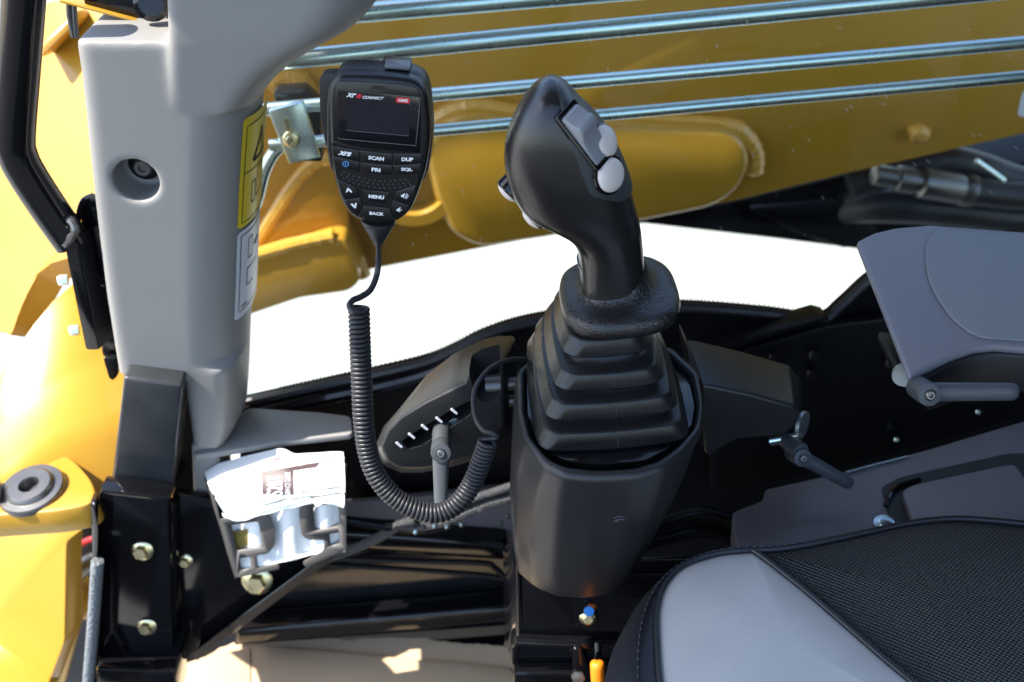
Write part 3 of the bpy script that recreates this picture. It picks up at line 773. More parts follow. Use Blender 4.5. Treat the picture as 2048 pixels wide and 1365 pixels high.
for a, b in zip(ce[:14], ce[1:15]):
    for k in range(5):
        t = k / 5; edge.append((a[0] + (b[0] - a[0]) * t, a[1] + (b[1] - a[1]) * t + random.uniform(-1.2, 1.2)))
edge += ce[14:]
prism('sheet', ZS(edge, .012), Vector((0, 0, -.005)), 'cardboard', cb)
prism('sheet', ZS([(484, 1300), (508, 1290), (760, 1312), (1020, 1336), (1034, 1360), (1036, 1500), (480, 1500)], .0165), Vector((0, 0, -.0035)), 'cardboard', cb, bevel=.001)
prism('sheet', ZS([(330, 1340), (420, 1310), (500, 1296), (502, 1480), (330, 1480)], .0185), Vector((0, 0, -.003)), 'cardboard', cb, bevel=.001)

loom = thing('wiring_loom', 'braided black wiring looms crossing below the coiled cord', 'cable', yp(850, 1060, .72))
for pts, r, m in (([(1024, 972), (985, 985), (951, 996), (900, 1018), (850, 1034)], .0042, 'braid'),
                  ([(1026, 994), (980, 1006), (936, 1023), (885, 1044), (834, 1054), (790, 1050)], .0055, 'braid'),
                  ([(830, 1040), (800, 1050), (753, 1078), (702, 1100), (650, 1120), (600, 1150)], .0052, 'braid'),
                  ([(690, 1040), (760, 1052), (840, 1060), (900, 1050)], .0045, 'semi_black')):
    p = cat(YS(pts, .735), 10)
    tube('loom', p, [r * (1 + .06 * math.sin(i * 2.1)) for i in range(len(p))], m, loom, seg=10)
for (x, y) in ((846, 1052), (868, 1050), (922, 1048), (960, 1020), (1000, 1045), (1016, 1032), (830, 1062), (893, 1052)):
    lathe('cable_tie', yp(x, y, .727), Vector((.4, -1, .5)), [(.003, 0), (.003, .004), (0, .0045)], 'zinc' if x % 3 else 'lever_grey', loom, seg=6)

# ================================================================== RADIO MICROPHONE
MN = Vector((-.06, -1, .02)).normalized()
MC = dp(757, 290, .66)
def mp(px, py, off=0.): return on(px, py, MC + MN * off, MN)
def z1(x, y): return (600 + x / 3.25, 90 + y / 3.25)
def z8(x, y): return (640 + x / 7.583, 290 + y / 7.583)
def z3(x, y): return (640 + x / 7.583, 100 + y / 7.583)
mic = thing('radio_microphone', 'black handheld two-way radio microphone with screen, keys and coiled cord', 'microphone', mp(757, 445, -.01))
OUT = [(657, 215), (658, 188), (663, 166), (674, 153), (690, 149), (745, 150), (800, 155), (828, 161), (846, 174), (855, 196), (859, 230), (861, 262), (859, 300), (852, 340), (845, 362),
       (836, 388), (827, 410), (818, 425), (806, 436), (790, 443), (768, 446), (744, 445), (720, 441), (704, 432), (690, 416), (680, 396), (672, 370), (666, 346), (661, 300)]
outline = cat([Vector((*p, 0)) for p in OUT], 4, closed=True)
front = [mp(p.x, p.y, 0) for p in outline]
bm = bmesh.new()
cen = sum((p for p in front), Vector()) / len(front)
def ring_in(pts, d): return [p + (cen - p).normalized() * d for p in pts]
secs = [ring_in(front, .0052), ring_in(front, .0022), ring_in([p - MN * .0010 for p in front], .0006), [p - MN * .0035 for p in front], [p - MN * .0100 for p in front]]
secs[0] = [p + MN * .0016 for p in secs[0]]; secs[1] = [p + MN * .0011 for p in secs[1]]
secs += [ring_in([p - MN * .0104 for p in front], .0006), ring_in([p - MN * .0108 for p in front], .0002), ring_in([p - MN * .0290 for p in front], .0004), ring_in([p - MN * .0345 for p in front], .0018), ring_in([p - MN * .0360 for p in front], .0048)]
loft_bm(secs, bm=bm)
body = finish('body', bm, 'mic_plastic', mic, angle=50)
# sleeve of the back shell, a little wider than the front, ends in a step half way down
SL = [(653, 300), (653, 215), (655, 185), (661, 164), (676, 151), (846, 170), (858, 194), (863, 230), (864.5, 262), (863, 300), (857, 340), (849, 361), (838, 366), (670, 350), (659, 335)]
prism('back_shell', [mp(x, y, -.010) for x, y in SL[:5]] + [mp(x, y, -.010) for x, y in SL[5:]], -MN * .020, 'mic_plastic', mic, bevel=.002, seg=3)
# talk key on the top
ta, tb = mp(745, 150, 0), mp(811, 156, 0)
TN = (tb - ta).cross(-MN).normalized()
if TN.z < 0: TN = -TN
def tpnt(px, py, o=0.): return on(px, py, ta + TN * o, TN)
prism('key_surround', round_poly([tpnt(*z3(*p), -.002) for p in ((950, 225), (985, 160), (1390, 195), (1405, 260), (1370, 350), (1340, 360), (985, 312), (950, 290))], .002), TN * .0036, 'mic_plastic', mic, bevel=.0006)
prism('talk_key', round_poly([tpnt(*z3(*p), .001) for p in ((990, 180), (1365, 212), (1372, 318), (985, 284))], .0012), TN * .0022, 'grey_edge', mic, bevel=.0008)
# face panel and display
FP = [(668, 176), (672, 167), (682, 162), (735, 164), (800, 169), (828, 174), (840, 185), (842, 205), (841, 306), (800, 304), (740, 298), (700, 292), (666, 284), (665, 230)]
prism('face_panel', [mp(x, y, .0020) for x, y in FP], -MN * .0015, 'mic_face', mic, bevel=.0005)
scr = prism('screen', round_poly([mp(*z1(*p), .0026) for p in ((243, 290), (785, 340), (755, 656), (250, 610))], .001), -MN * .0012, 'screen_glass', mic, bevel=.0004)
prism('display', [mp(*z1(*p), .00285) for p in ((305, 352), (715, 400), (708, 592), (303, 555))], -MN * .0002, 'lcd', scr)
bm = bmesh.new()
strip_bm([mp(*z1(*p), .0030) for p in ((305, 548), (303, 556), (708, 593))], .00035, MN, bm)
strip_bm([mp(*z1(*p), .0030) for p in ((250, 600), (251, 610), (500, 634), (752, 656), (762, 560), (782, 345))], .00045, MN, bm)
finish('screen_edge', bm, 'grey_edge', scr, smooth=False)
prism('sensor_slot', round_poly([mp(*z1(*p), .0024) for p in ((450, 285), (480, 266), (540, 270), (572, 298), (510, 290))], .001), -MN * .0003, 'ink', mic)
def quadfn(pts, off):
    """pts: bl, br, tr, tl in pixels"""
    bl, br, tr, tl = [Vector((*p, 0)) for p in pts]
    def fn(u, v):
        q = bl.lerp(br, u).lerp(tl.lerp(tr, u), v)
        return mp(q.x, q.y, off)
    return fn
lettering('xr', quadfn([z1(299, 338), z1(363, 345), z1(369, 318), z1(306, 310)], .0031), 'white_print', scr, shear=.25, offset=.035)
lettering('s', quadfn([z1(364, 345), z1(399, 348), z1(403, 322), z1(370, 318)], .0031), 'red_print', scr, shear=.2, offset=.045)
lettering('CONNECT', quadfn([z1(404, 350), z1(543, 357), z1(548, 340), z1(409, 331)], .0031), 'white_print', scr, shear=.3, offset=.03)
bd = prism('badge', round_poly([mp(*z1(*p), .0031) for p in ((626, 341), (715, 349), (712, 383), (624, 375))], .0008), -MN * .0003, 'red_print', scr)
lettering('GME', quadfn([z1(637, 369), z1(701, 375), z1(702, 355), z1(638, 349)], .0034), 'white_print', bd, offset=.03)
bm = bmesh.new()
random.seed(3)
for k in range(26):
    x = random.uniform(695, 775); y = random.uniform(345, 428)
    if x < 710 and y < 380: continue
    strip_bm([mp(*z1(x + random.uniform(-9, 9), y + random.uniform(-10, 10)), .0031) for _ in range(3)], .00010, MN, bm)
o = finish('torn_film', bm, 'grey_edge', scr, smooth=False); o['label'] = 'scuffed leftover of protective film on the screen corner'
# key pads
KO = .0019
def key(pts, name='key', r=.0006):
    k = prism(name, round_poly([mp(*z8(*p), KO + .0011) for p in pts], r, 3), -MN * .0016, 'mic_key', mic, bevel=.00035)
    # pale upper edge
    return k
keyb = prism('keypad_base', [mp(*p, .0019) for p in ((664, 288), (700, 294), (745, 299), (800, 305), (841, 306), (838, 352), (829, 392), (815, 422), (800, 436), (770, 440), (740, 439), (714, 432), (698, 416), (684, 388), (672, 350))], -MN * .0014, 'mic_face', mic)
keys = {
 'xrs': ([(182, 25), (595, 98), (595, 260), (197, 168)], ((268, 150), (470, 182), (482, 115), (285, 88)), .35, .05),
 'pwr': ([(197, 180), (595, 272), (600, 412), (212, 298)], None, 0, 0),
 'SCAN': ([(614, 98), (1098, 146), (1095, 306), (614, 262)], ((732, 222), (968, 247), (972, 188), (736, 165)), 0, .045),
 'PRI': ([(614, 278), (1092, 320), (1092, 462), (616, 416)], ((780, 402), (916, 414), (918, 358), (782, 345)), 0, .045),
 'DUP': ([(1117, 146), (1535, 142), (1525, 288), (1114, 306)], ((1235, 248), (1412, 256), (1416, 196), (1238, 192)), 0, .045),
 'SQL': ([(1114, 322), (1520, 298), (1515, 432), (1117, 462)], ((1230, 404), (1402, 408), (1405, 352), (1232, 346)), 0, .045),
 'up': ([(262, 518), (545, 662), (597, 792), (372, 824), (330, 760)], None, 0, 0),
 'down': ([(374, 846), (600, 812), (648, 922), (572, 1072), (480, 1032), (430, 970)], None, 0, 0),
 'MENU': ([(655, 692), (1045, 727), (995, 890), (715, 862)], ((735, 808), (970, 830), (974, 775), (738, 755)), 0, .05),
 'volup': ([(1158, 722), (1440, 624), (1405, 790), (1348, 905), (1118, 838)], None, 0, 0),
 'voldn': ([(1110, 852), (1340, 928), (1292, 1040), (1235, 1100), (1158, 1150), (1072, 962)], None, 0, 0),
 'BACK': ([(657, 928), (1050, 972), (1145, 1160), (900, 1172), (720, 1150), (582, 1080)], ((748, 1060), (968, 1078), (972, 1030), (752, 1012)), 0, .05),
}
LO = KO + .0014
def ink(parent, polys, m='white_print', w=None):
    bm = bmesh.new()
    for p in polys: bm.faces.new([bm.verts.new(mp(*z8(*q), LO)) for q in p])
    return finish('symbol', bm, m, parent, smooth=False)
for nm, (poly, tq, sh, of) in keys.items():
    k = key(poly)
    if tq: lettering(nm, quadfn([z8(*p) for p in tq], LO), 'white_print', k, shear=sh, offset=of)
    bm = bmesh.new()
    strip_bm([mp(*z8(*poly[0]), KO + .00085), mp(*z8(*poly[1]), KO + .00085)], .0006, (MN + UP * .7).normalized(), bm)
    finish('key_edge', bm, 'grey_edge', k, smooth=False)
    if nm == 'up': ink(k, [[(388, 735), (412, 652), (440, 655), (430, 700)], [(412, 652), (440, 655), (492, 718), (470, 728), (430, 690)]])
    if nm == 'down': ink(k, [[(458, 898), (490, 890), (528, 925), (540, 965), (518, 960)], [(530, 888), (560, 880), (545, 962), (520, 945)]])
    if nm in ('volup', 'voldn'):
        ox, oy = (0, 0) if nm == 'volup' else (-68, 214)
        sp = [[(1225 + ox, 775 + oy), (1235 + ox, 760 + oy), (1250 + ox, 757 + oy), (1250 + ox, 792 + oy), (1232 + ox, 790 + oy)], [(1250 + ox, 757 + oy), (1290 + ox, 730 + oy), (1268 + ox, 812 + oy), (1250 + ox, 792 + oy)]]
        arcs = (22, 38, 56) if nm == 'volup' else (22,)
        for rr in arcs:
            ring = [(1284 + ox + rr * math.cos(a), 775 + oy + rr * math.sin(a) * .85) for a in [rad(-55 + 14 * i) for i in range(11)]]
            inn = [(1284 + ox + (rr - 9) * math.cos(a), 775 + oy + (rr - 9) * math.sin(a) * .85) for a in [rad(-55 + 14 * i) for i in range(11)]]
            for i in range(10): sp.append([ring[i], ring[i + 1], inn[i + 1], inn[i]])
        ink(k, sp)
    if nm == 'pwr':
        sp = []
        for i in range(24):
            a, b = 2 * math.pi * i / 24, 2 * math.pi * (i + 1) / 24
            sp.append([(388 + 50 * math.cos(a), 292 + 42 * math.sin(a)), (388 + 50 * math.cos(b), 292 + 42 * math.sin(b)), (388 + 39 * math.cos(b), 292 + 32 * math.sin(b)), (388 + 39 * math.cos(a), 292 + 32 * math.sin(a))])
        sp.append([(381, 274), (395, 274), (395, 310), (381, 310)])
        ink(k, sp, 'blue_print')
# speaker holes: black discs for their dark, pale lower arcs as painted glints
def curve_at(P, x):
    for a, b in zip(P, P[1:]):
        if x <= b[0]: return a[1] + (b[1] - a[1]) * (x - a[0]) / (b[0] - a[0])
    return P[-1][1]
g1 = [(350, 405), (505, 465), (740, 525), (975, 545), (1210, 530), (1360, 508)]
g2 = [(320, 440), (468, 505), (700, 568), (935, 600), (1170, 590), (1400, 545)]
g3 = [(345, 500), (510, 570), (740, 628), (975, 655), (1210, 635), (1380, 590)]
bmA = bmesh.new(); bmB = bmesh.new()
for gi, g in enumerate((g1, g2, g3)):
    x = g[0][0] + 10
    while x < g[-1][0]:
        y = curve_at(g, x); c = mp(*z8(x, y), KO + .0002)
        lathe_bm(c, MN, [(.00078, -.0004), (.00078, .0002), (0, .0002)], 10, bmA)
        arc = [mp(*z8(x + 17 * math.cos(a), y + 15 * math.sin(a)), KO + .00045) for a in [rad(10 + 26 * i) for i in range(6)]]
        strip_bm(arc, .00022, MN, bmB)
        x += 78
h_ = finish('speaker_grille', bmA, 'ink', mic); finish('hole_glints', bmB, 'grey_edge', h_, smooth=False)
# strain relief with rings, then the cord
ca, cb_ = mp(757, 438, -.010), mp(757, 490, -.010)
axd = (cb_ - ca); ln = axd.length; k = ln / 52
prof = []
for i, (rt, rb) in enumerate(((38, 37), (34, 31), (29, 26), (24, 21), (19, 15), (13, 11))):
    y0 = i * ln / 6; y1 = (i + .78) * ln / 6
    prof += [(rt * .00032, y0), (rb * .00033, y1), (rb * .00027, y1 + ln * .008)]
lathe('strain_relief', ca, axd, prof + [(.002, ln)], 'cord_rubber', mic, seg=28)
CR = .0016
lead = cat([mp(757, 480, -.010), dp(757, 520, .668), dp(753, 552, .664), dp(741, 580, .660), dp(722, 594, .655), dp(706, 601, .648), dp(699, 613, .642), dp(708, 622, .640), dp(722, 620, .642)], 8)
tube('cord_lead', lead, .0021, 'cord_rubber', mic, seg=10)
spine = [(718, 614, .655), (720, 680, .66), (723, 760, .668), (727, 840, .676), (735, 900, .684), (752, 950, .69), (786, 993, .695), (830, 1019, .698), (876, 1027, .70), (915, 1008, .70), (944, 968, .698), (962, 924, .692), (976, 884, .685)]
sp_ = cat([dp(*p) for p in spine], 40)
acc = [0]
for a, b in zip(sp_, sp_[1:]): acc.append(acc[-1] + (b - a).length)
fr = frames(sp_); PITCHC = .00318; CRAD = .0058
N_ = int(acc[-1] / PITCHC * 18); path = []; j = 0
for i in range(N_):
    s = acc[-1] * i / N_
    while acc[j + 1] < s: j += 1
    f = (s - acc[j]) / (acc[j + 1] - acc[j]); c = sp_[j].lerp(sp_[j + 1], f)
    t, u, v = fr[j]; a = 2 * math.pi * s / PITCHC
    path.append(c + (u * math.cos(a) + v * math.sin(a)) * CRAD)
# sweep with frames that follow the spine so that the coil never twists
seg = 7; secs = []
for i, p in enumerate(path):
    t = (path[min(i + 1, N_ - 1)] - path[max(i - 1, 0)]).normalized()
    s = acc[-1] * i / N_
    jj = min(int(i / N_ * (len(sp_) - 1)), len(sp_) - 1)
    ax = fr[jj][0]; u = (ax - t * ax.dot(t)).normalized(); v = t.cross(u)
    secs.append([p + (u * math.cos(2 * math.pi * q / seg) + v * math.sin(2 * math.pi * q / seg)) * CR for q in range(seg)])
finish('coiled_cord', loft_bm(secs), 'cord_rubber', mic, angle=80)
tail = cat([path[-8], dp(992, 876, .684), dp(986, 868, .682), dp(968, 862, .684), dp(952, 838, .69), dp(947, 800, .70), dp(955, 768, .71), dp(978, 739, .725), dp(1010, 722, .74), dp(1045, 718, .755), dp(1080, 722, .77)], 8)
tube('cord_lead', tail, .0018, 'cord_rubber', mic, seg=10)
# clip that carries the microphone, its arm runs back to the window
clip = thing('microphone_clip', 'black mounting clip plate behind the left edge of the microphone', 'bracket', mp(650, 290, -.03))
prism('clip_plate', round_poly([mp(x, y, -.016) for x, y in ((638, 160), (645, 150), (680, 148), (690, 290), (652, 296), (640, 235))], .002), -MN * .012, 'black_plastic', clip, bevel=.001)
prism('arm', [mp(x, y, -.024) for x, y in ((740, 240), (790, 240), (790, 300), (740, 300))], Vector((-.02, .17, -.075)), 'black_plastic', clip, bevel=.003)

# ================================================================== CONTROL LEVER
joy = thing('joystick', 'black moulded joystick grip with grey rocker, pale buttons and ribbed rubber boot', 'joystick', zp(1228, 840, .552))
JY = .573
PAIRS = [((1162, 600), (1291, 600), 21, 2.3), ((1160, 560), (1289, 560), 21, 2.3), ((1158, 525), (1287, 518), 21, 2.3), ((1152, 493), (1283, 478), 22, 2.3), ((1133, 469), (1279, 446), 24, 2.2),
         ((1100, 450), (1271, 416), 26, 2.2), ((1062, 432), (1263, 384), 28, 2.2), ((1036, 407), (1255, 350), 29, 2.2), ((1018, 372), (1243, 318), 30, 2.2), ((1009, 330), (1226, 284), 30, 2.2),
         ((1010, 290), (1206, 251), 29, 2.2), ((1020, 252), (1184, 225), 27, 2.2), ((1040, 212), (1160, 202), 24, 2.2), ((1062, 183), (1142, 183), 20, 2.1), ((1076, 169), (1133, 172), 15, 2.), ((1089, 160), (1122, 163), 9, 2.), ((1099, 156.5), (1113, 158), 3, 2.)]
GL = cat([yp(*p[0], JY) for p in PAIRS], 4); GR = cat([yp(*p[1], JY) for p in PAIRS], 4)
GD = [v.x for v in cat([Vector((p[2] * .001, 0, 0)) for p in PAIRS], 4)]
def grip_pt(i, th, o=0.):
    L_, R_, d = GL[i], GR[i], GD[i]
    c = (L_ + R_) / 2; a = (R_ - L_) / 2
    b = Vector((0, -1, 0)) * d
    # the grip's faces lean with the stick
    ct, st_ = math.cos(th), math.sin(th); e = 2 / 2.25
    p = c + a * math.copysign(abs(ct) ** e, ct) + b * math.copysign(abs(st_) ** e, st_)
    if o:
        n = (a.normalized() * ct / a.length + b.normalized() * st_ / d).normalized()
        p += n * o
    return p
NS = 44
bm = loft_bm([[grip_pt(i, 2 * math.pi * k / NS) for k in range(NS)] for i in range(len(GL))])
grip = finish('grip', bm, 'grip_plastic', joy, angle=60)
# smooth thumb panel: a shell laid over the inner (right) side of the head
i0, i1 = 25, len(GL) - 3
def lim(i):
    t = (i - i0) / (i1 - i0)
    hi = 35 + 42 * min(1, t / .14) ** .7
    return rad(hi), rad(-105)
gridp = []
for i in range(i0, i1 + 1):
    hi, lo = lim(i); gridp.append([grip_pt(i, hi + (lo - hi) * k / 20, .0016 if 0 < k < 20 and i0 < i < i1 else -.0006) for k in range(21)])
bm = bmesh.new(); V = [[bm.verts.new(p) for p in r] for r in gridp]
for a, b in zip(V, V[1:]):
    for k_ in range(20): bm.faces.new((a[k_], a[k_ + 1], b[k_ + 1], b[k_]))
panel = finish('thumb_panel', bm, 'panel_plastic', joy, angle=60)
pb = bvh(panel)
def dome(name, px, py, r, h, m, parent, sx=1., b=pb, ref=None):
    l, n = hit(b, px, py)
    base = lathe(name, l - n * .001, n, [(r * 1.16, 0), (r * 1.16, .0022), (r * 1.02, .0026)], 'gloss_black', parent, seg=28, sx=sx, ref=ref)
    lathe('button_cap', l, n, [(r, .0005)] + [(a, q + .0022) for a, q in ball_prof(r, h, 7)], m, base, seg=28, sx=sx, ref=ref)
    return l, n
dome('thumb_button', 1206, 284, .0098, .0042, 'pale_button', joy)
dome('thumb_button', 1217, 350, .0105, .0042, 'pale_button', joy)
l, n = hit(pb, 1168, 272)
u_ = (grip_pt(44, 0) - grip_pt(34, 0)).normalized(); u_ = (u_ - n * u_.dot(n)).normalized(); v_ = n.cross(u_)
def rk(a, b, h): return l + u_ * a * .001 + v_ * b * .001 + n * h * .001
rkb = prism('rocker_well', round_poly([rk(-21, -9, .2), rk(21, -9, .2), rk(21, 9, .2), rk(-21, 9, .2)], .002), n * .0022, 'gloss_black', joy, bevel=.0006)
sec = lambda b: [rk(-18, b, 0), rk(-18, b, 3.2), rk(-9, b, 4.2), rk(0, b, 7), rk(5, b, 11.5), rk(9, b, 11.8), rk(12, b, 8), rk(18, b, 5.2), rk(18, b, 0)]
loft('rocker', [sec(-7.2), sec(7.2)], 'rocker_grey', rkb, bevel=.0014, seg=3)
# trigger buttons on the far (left) side of the head
for (x, y, dx) in ((1026, 374, 0), (1074, 428, 1)):
    c = yp(x, y, JY + .004); nn = Vector((-.75, -.25, -.62)).normalized()
    tb_ = lathe('trigger_button', c - nn * .004, nn, [(.0095, 0), (.0095, .0085), (.0085, .0095)], 'gloss_black', joy, seg=20)
    lathe('button_cap', c - nn * .001, nn, [(.0082, .004)] + [(a, q + .0055) for a, q in ball_prof(.0082, .004, 5)], 'pale_button', tb_, seg=20)
# hand rest flange that flows up into the grip
cz = zp(1237, 606, .634); 
JX = Vector((1, 0, 0)); cz = Vector((yp(1237, 606, JY + .004).x, JY + .004, .634))
def fl(z, ax_, ay, e=2.9, dx=0., dy=0., n=56):
    out = []
    for k in range(n):
        a = 2 * math.pi * k / n; c_, s_ = math.cos(a), math.sin(a)
        x = math.copysign(abs(c_) ** (2 / e), c_) * ax_; y = math.copysign(abs(s_) ** (2 / e), s_) * ay
        out.append(cz + Vector((x + dx, y + dy, z + .03 * x)))
    return out
prf = [(-.0165, .030, .034), (-.0160, .0350, .039), (-.0120, .0392, .0442), (-.0070, .0405, .0456), (-.0025, .0396, .0446), (.0000, .0370, .0418), (.0008, .0330, .0365), (.0016, .0295, .0315), (.0036, .0262, .0272), (.0075, .0240, .0243), (.0140, .0229, .0226), (.024, .0222, .0218)]
lt = [fl(z, a, b, 2.9 if a > .03 else 2.4, dx=-(max(0, z)) * .24) for z, a, b in prf]
loft('hand_rest', lt, 'leather_grip', joy, angle=70)
lathe('neck', cz + Vector((0, 0, -.02)), UP, [(.019, -.01), (.019, .006)], 'boot_rubber', joy, seg=24)
# ribbed boot
bx = zp(1229, 893, .552).x
def boot(z, wx, fy, by, r=.010):
    P = [Vector((bx - wx, fy, z)), Vector((bx + wx, fy, z)), Vector((bx + wx, by, z)), Vector((bx - wx, by, z))]
    out = []
    for p in round_poly(P, r, 3): out.append(p)
    # bowed front
    full = []
    for i, p in enumerate(out):
        q = out[(i + 1) % len(out)]
        full.append(p)
        if i % 4 == 3:
            for k in range(1, 6): full.append(p.lerp(q, k / 6))
    res = []
    for p in full:
        f = max(0, 1 - ((p.x - bx) / wx) ** 2)
        if p.y < (fy + by) / 2: p = p + Vector((0, -.0035 * f, 0))
        else: p = p + Vector((0, .003 * f, 0))
        g = max(0, 1 - ((p.y - (fy + by) / 2) / ((by - fy) / 2)) ** 2)
        p = p + Vector((math.copysign(.004 * g, p.x - bx), 0, 0)) if abs(abs(p.x - bx) - wx) < .002 else p
        res.append(p)
    return res
tiers = [(z, wx, zp(1230, row, z).y + .0035, by, hh) for z, wx, row, by, hh in ((.5535, .0508, 899, .640, .0125), (.5718, .0440, 839, .634, .0115), (.5890, .0362, 780, .628, .0112), (.6055, .0285, 714, .622, .0120))]
prev = None
for i, (z, wx, fy, by, hh) in enumerate(tiers):
    secs = [boot(z - .006, wx - .006, fy + .006, by - .006), boot(z, wx - .0005, fy + .0005, by - .0005), boot(z + .0012, wx, fy, by)]
    R_ = .0026
    for q in range(7):      # rounded shoulder
        a = rad(15 + 75 * q / 6); o_ = R_ * (1 - math.cos(a)); u_z = R_ * math.sin(a)
        secs.append(boot(z + hh - R_ + u_z, wx - .0048 - o_, fy + .0030 + o_, by - .0030 - o_, .009))
    secs += [boot(z + hh + .0006, wx - .0115, fy + .0115, by - .011, .008), boot(z + hh + .0016, wx - .0135, fy + .0145, by - .014, .007), boot(z + hh + .006, wx - .0148, fy + .0168, by - .016, .007)]
    loft('boot_rib', secs, 'boot_rubber', joy, angle=50)
# moulding seam down the front of the boot
for (z, wx, fy, by, hh) in tiers[:3]:
    tube('seam', [Vector((bx + .002, fy - .0036, z + .002)), Vector((bx + .002, fy + .0008, z + hh - .001)), Vector((bx + .002, fy + .006, z + hh + .0006))], .0003, 'boot_rubber', joy, seg=6)

# ================================================================== CONSOLE POD
pod = thing('control_console', 'black plastic console pod carrying the joystick with adjuster wings on both sides', 'console', zp(1170, 1200, .40))
TZ = .556
OUTR = [(1032, 738), (1035, 825), (1049, 880), (1088, 932), (1127, 950), (1191, 955), (1273, 951), (1327, 935), (1366, 905), (1402, 860), (1409, 815), (1398, 740), (1345, 690), (1090, 690)]
INR = [(1050, 745), (1050, 822), (1062, 872), (1098, 912), (1132, 928), (1191, 935), (1265, 932), (1312, 918), (1352, 892), (1388, 852), (1395, 812), (1384, 752), (1335, 705), (1100, 705)]
BOT = [(1036, 1040), (1028, 1100), (1034, 1150), (1068, 1179), (1109, 1197), (1173, 1201), (1215, 1194), (1238, 1184), (1256, 1160), (1270, 1134), (1286, 1090), (1292, 1040), (1260, 1000), (1090, 1000)]
To = ZS(OUTR, TZ); Ti = ZS(INR, TZ); Bo = ZS(BOT, .405)
def lerp_sec(A, B, t): return [a.lerp(b, t) for a, b in zip(A, B)]
def out_sec(S, d):
    c = sum(S, Vector()) / len(S)
    return [p + Vector((p.x - c.x, p.y - c.y, 0)).normalized() * d for p in S]
def dz(S, d): return [p + Vector((0, 0, d)) for p in S]
def sm(S): return cat(S, 4, closed=True)
secs = [dz(Ti, -.018), dz(Ti, -.008)] + [dz(lerp_sec(Ti, To, (1 - math.cos(rad(a))) / 2), -.006 + .006 * math.sin(rad(a))) for a in range(20, 181, 20)] + [out_sec(lerp_sec(To, Bo, .10), .0015)]
for t in (.25, .5, .75): secs.append(out_sec(lerp_sec(To, Bo, t), .003 * math.sin(t * math.pi) + .0015))
secs += [lerp_sec(To, Bo, .97), out_sec(dz(Bo, -.002), -.004)]
def soft(S):
    # soften the corners but keep the flats
    return round_poly(S, .0045, 3)
housing = loft('housing', [soft(s) for s in secs], 'console_plastic', pod, angle=40)
prism('bezel', round_poly(ZS([(1052, 760), (1054, 830), (1068, 875), (1106, 910), (1140, 924), (1200, 930), (1290, 922), (1345, 892), (1384, 850), (1391, 812), (1378, 752), (1330, 700), (1100, 700)], TZ - .005), .004), Vector((0, 0, -.006)), 'gloss_black', pod, bevel=.001)
hb_ = bvh(housing); bm = bmesh.new()
for pts in (((1227, 1037), (1236, 1033), (1248, 1034)), ((1230, 1041), (1240, 1038), (1250, 1040)), ((1226, 1044), (1232, 1041), (1238, 1043))):
    P = [hit(hb_, *p) for p in pts]
    strip_bm([l_ + n_ * .0002 for l_, n_ in P], .0009, [n_ for l_, n_ in P], bm)
o = finish('scuff_mark', bm, 'grey_edge', pod, smooth=False); o['label'] = 'small pale scuff on the front of the console'
# left adjuster wing
FW = [(760, 895), (774, 862), (800, 835), (850, 805), (905, 778), (928, 766), (937, 745), (955, 729), (985, 719), (1008, 718), (1010, 850), (942, 914), (890, 929), (845, 937), (800, 937), (773, 923)]
BWg = [(750, 893), (767, 853), (800, 815), (856, 746), (907, 706), (930, 694), (950, 684), (968, 677), (995, 671), (1032, 671), (1034, 862), (945, 922), (900, 935), (845, 946), (800, 946), (766, 931)]
MW = [((a[0] * .5 + b[0] * .5), (a[1] * .5 + b[1] * .5)) for a, b in zip(FW, BWg)]
wing = loft('adjuster_wing', [YS(FW, .606), YS(BWg, .665)], 'console_plastic', pod, bevel=.0035, seg=3)
slot = prism('cutter', YS([(800, 911), (820, 896), (900, 848), (940, 828), (950, 838), (942, 856), (880, 896), (840, 920), (815, 926)], .590), BACK * .04, 'ink', None)
slot2 = prism('cutter', round_poly(YS([(936, 770), (958, 742), (1004, 734), (1004, 832), (958, 830)], .590), .006), BACK * .05, 'ink', None)
cut(wing, [slot, slot2]); resmooth(wing, 30)
for (x, y) in ((798, 891), (823, 873), (849, 856), (878, 841), (908, 824)):
    d = 7.5
    prism('tick_mark', round_poly(YS([(x - 8, y - 4), (x - 4, y - 7), (x + 8, y + 3), (x + 5, y + 6)], .6055), .0008), BACK * .0006, 'white_print', pod)
for (x, y, r) in ((985, 772, .009), (988, 806, .008)):
    lathe('linkage_pin', yp(x - 14, y, .628), Vector((1, 0, 0)), [(r, 0), (r, .016), (r * .6, .018), (r * .6, .03), (0, .03)], 'dark_steel', pod, seg=18)
prism('clamp_strip', YS([(858, 880), (866, 862), (905, 838), (930, 836), (934, 850), (900, 872)], .612), BACK * .004, 'zinc', pod, bevel=.0006)
def lever(base, nrm, tip, r0, w0, w1, thk, m='lever_grey', label=None, cap=.018):
    """clamp lever: round hub with socket screw and a tapered arm"""
    lv = lathe('clamp_lever', base, nrm, [(r0 * .9, -cap), (r0, -cap + .002), (r0 * 1.02, 0), (r0 * .96, .003), (r0 * .5, .0035), (r0 * .45, .002), (0, .002)], m, pod if label is None else label, seg=24)
    lathe('lever_screw', base, nrm, [(r0 * .42, .001), (r0 * .42, .004), (r0 * .34, .0048), (r0 * .2, .0048), (r0 * .17, .003), (0, .003)], 'dark_steel', lv, seg=14)
    d = (tip - base); L_ = d.length; d.normalize(); s = nrm.cross(d).normalized()
    secs = []
    for t in [0, .15, .3, .5, .7, .85, .95, 1]:
        w = w0 + (w1 - w0) * t; h = thk * (1 - .25 * t)
        if t == 1: w *= .7; h *= .6
        c = base + d * L_ * t - nrm * thk * .45
        secs.append([c + s * w * math.cos(a) + nrm * h * .5 * math.sin(a) for a in [2 * math.pi * q / 16 for q in range(16)]])
    loft('lever_arm', secs, m, lv, angle=50)
    return lv
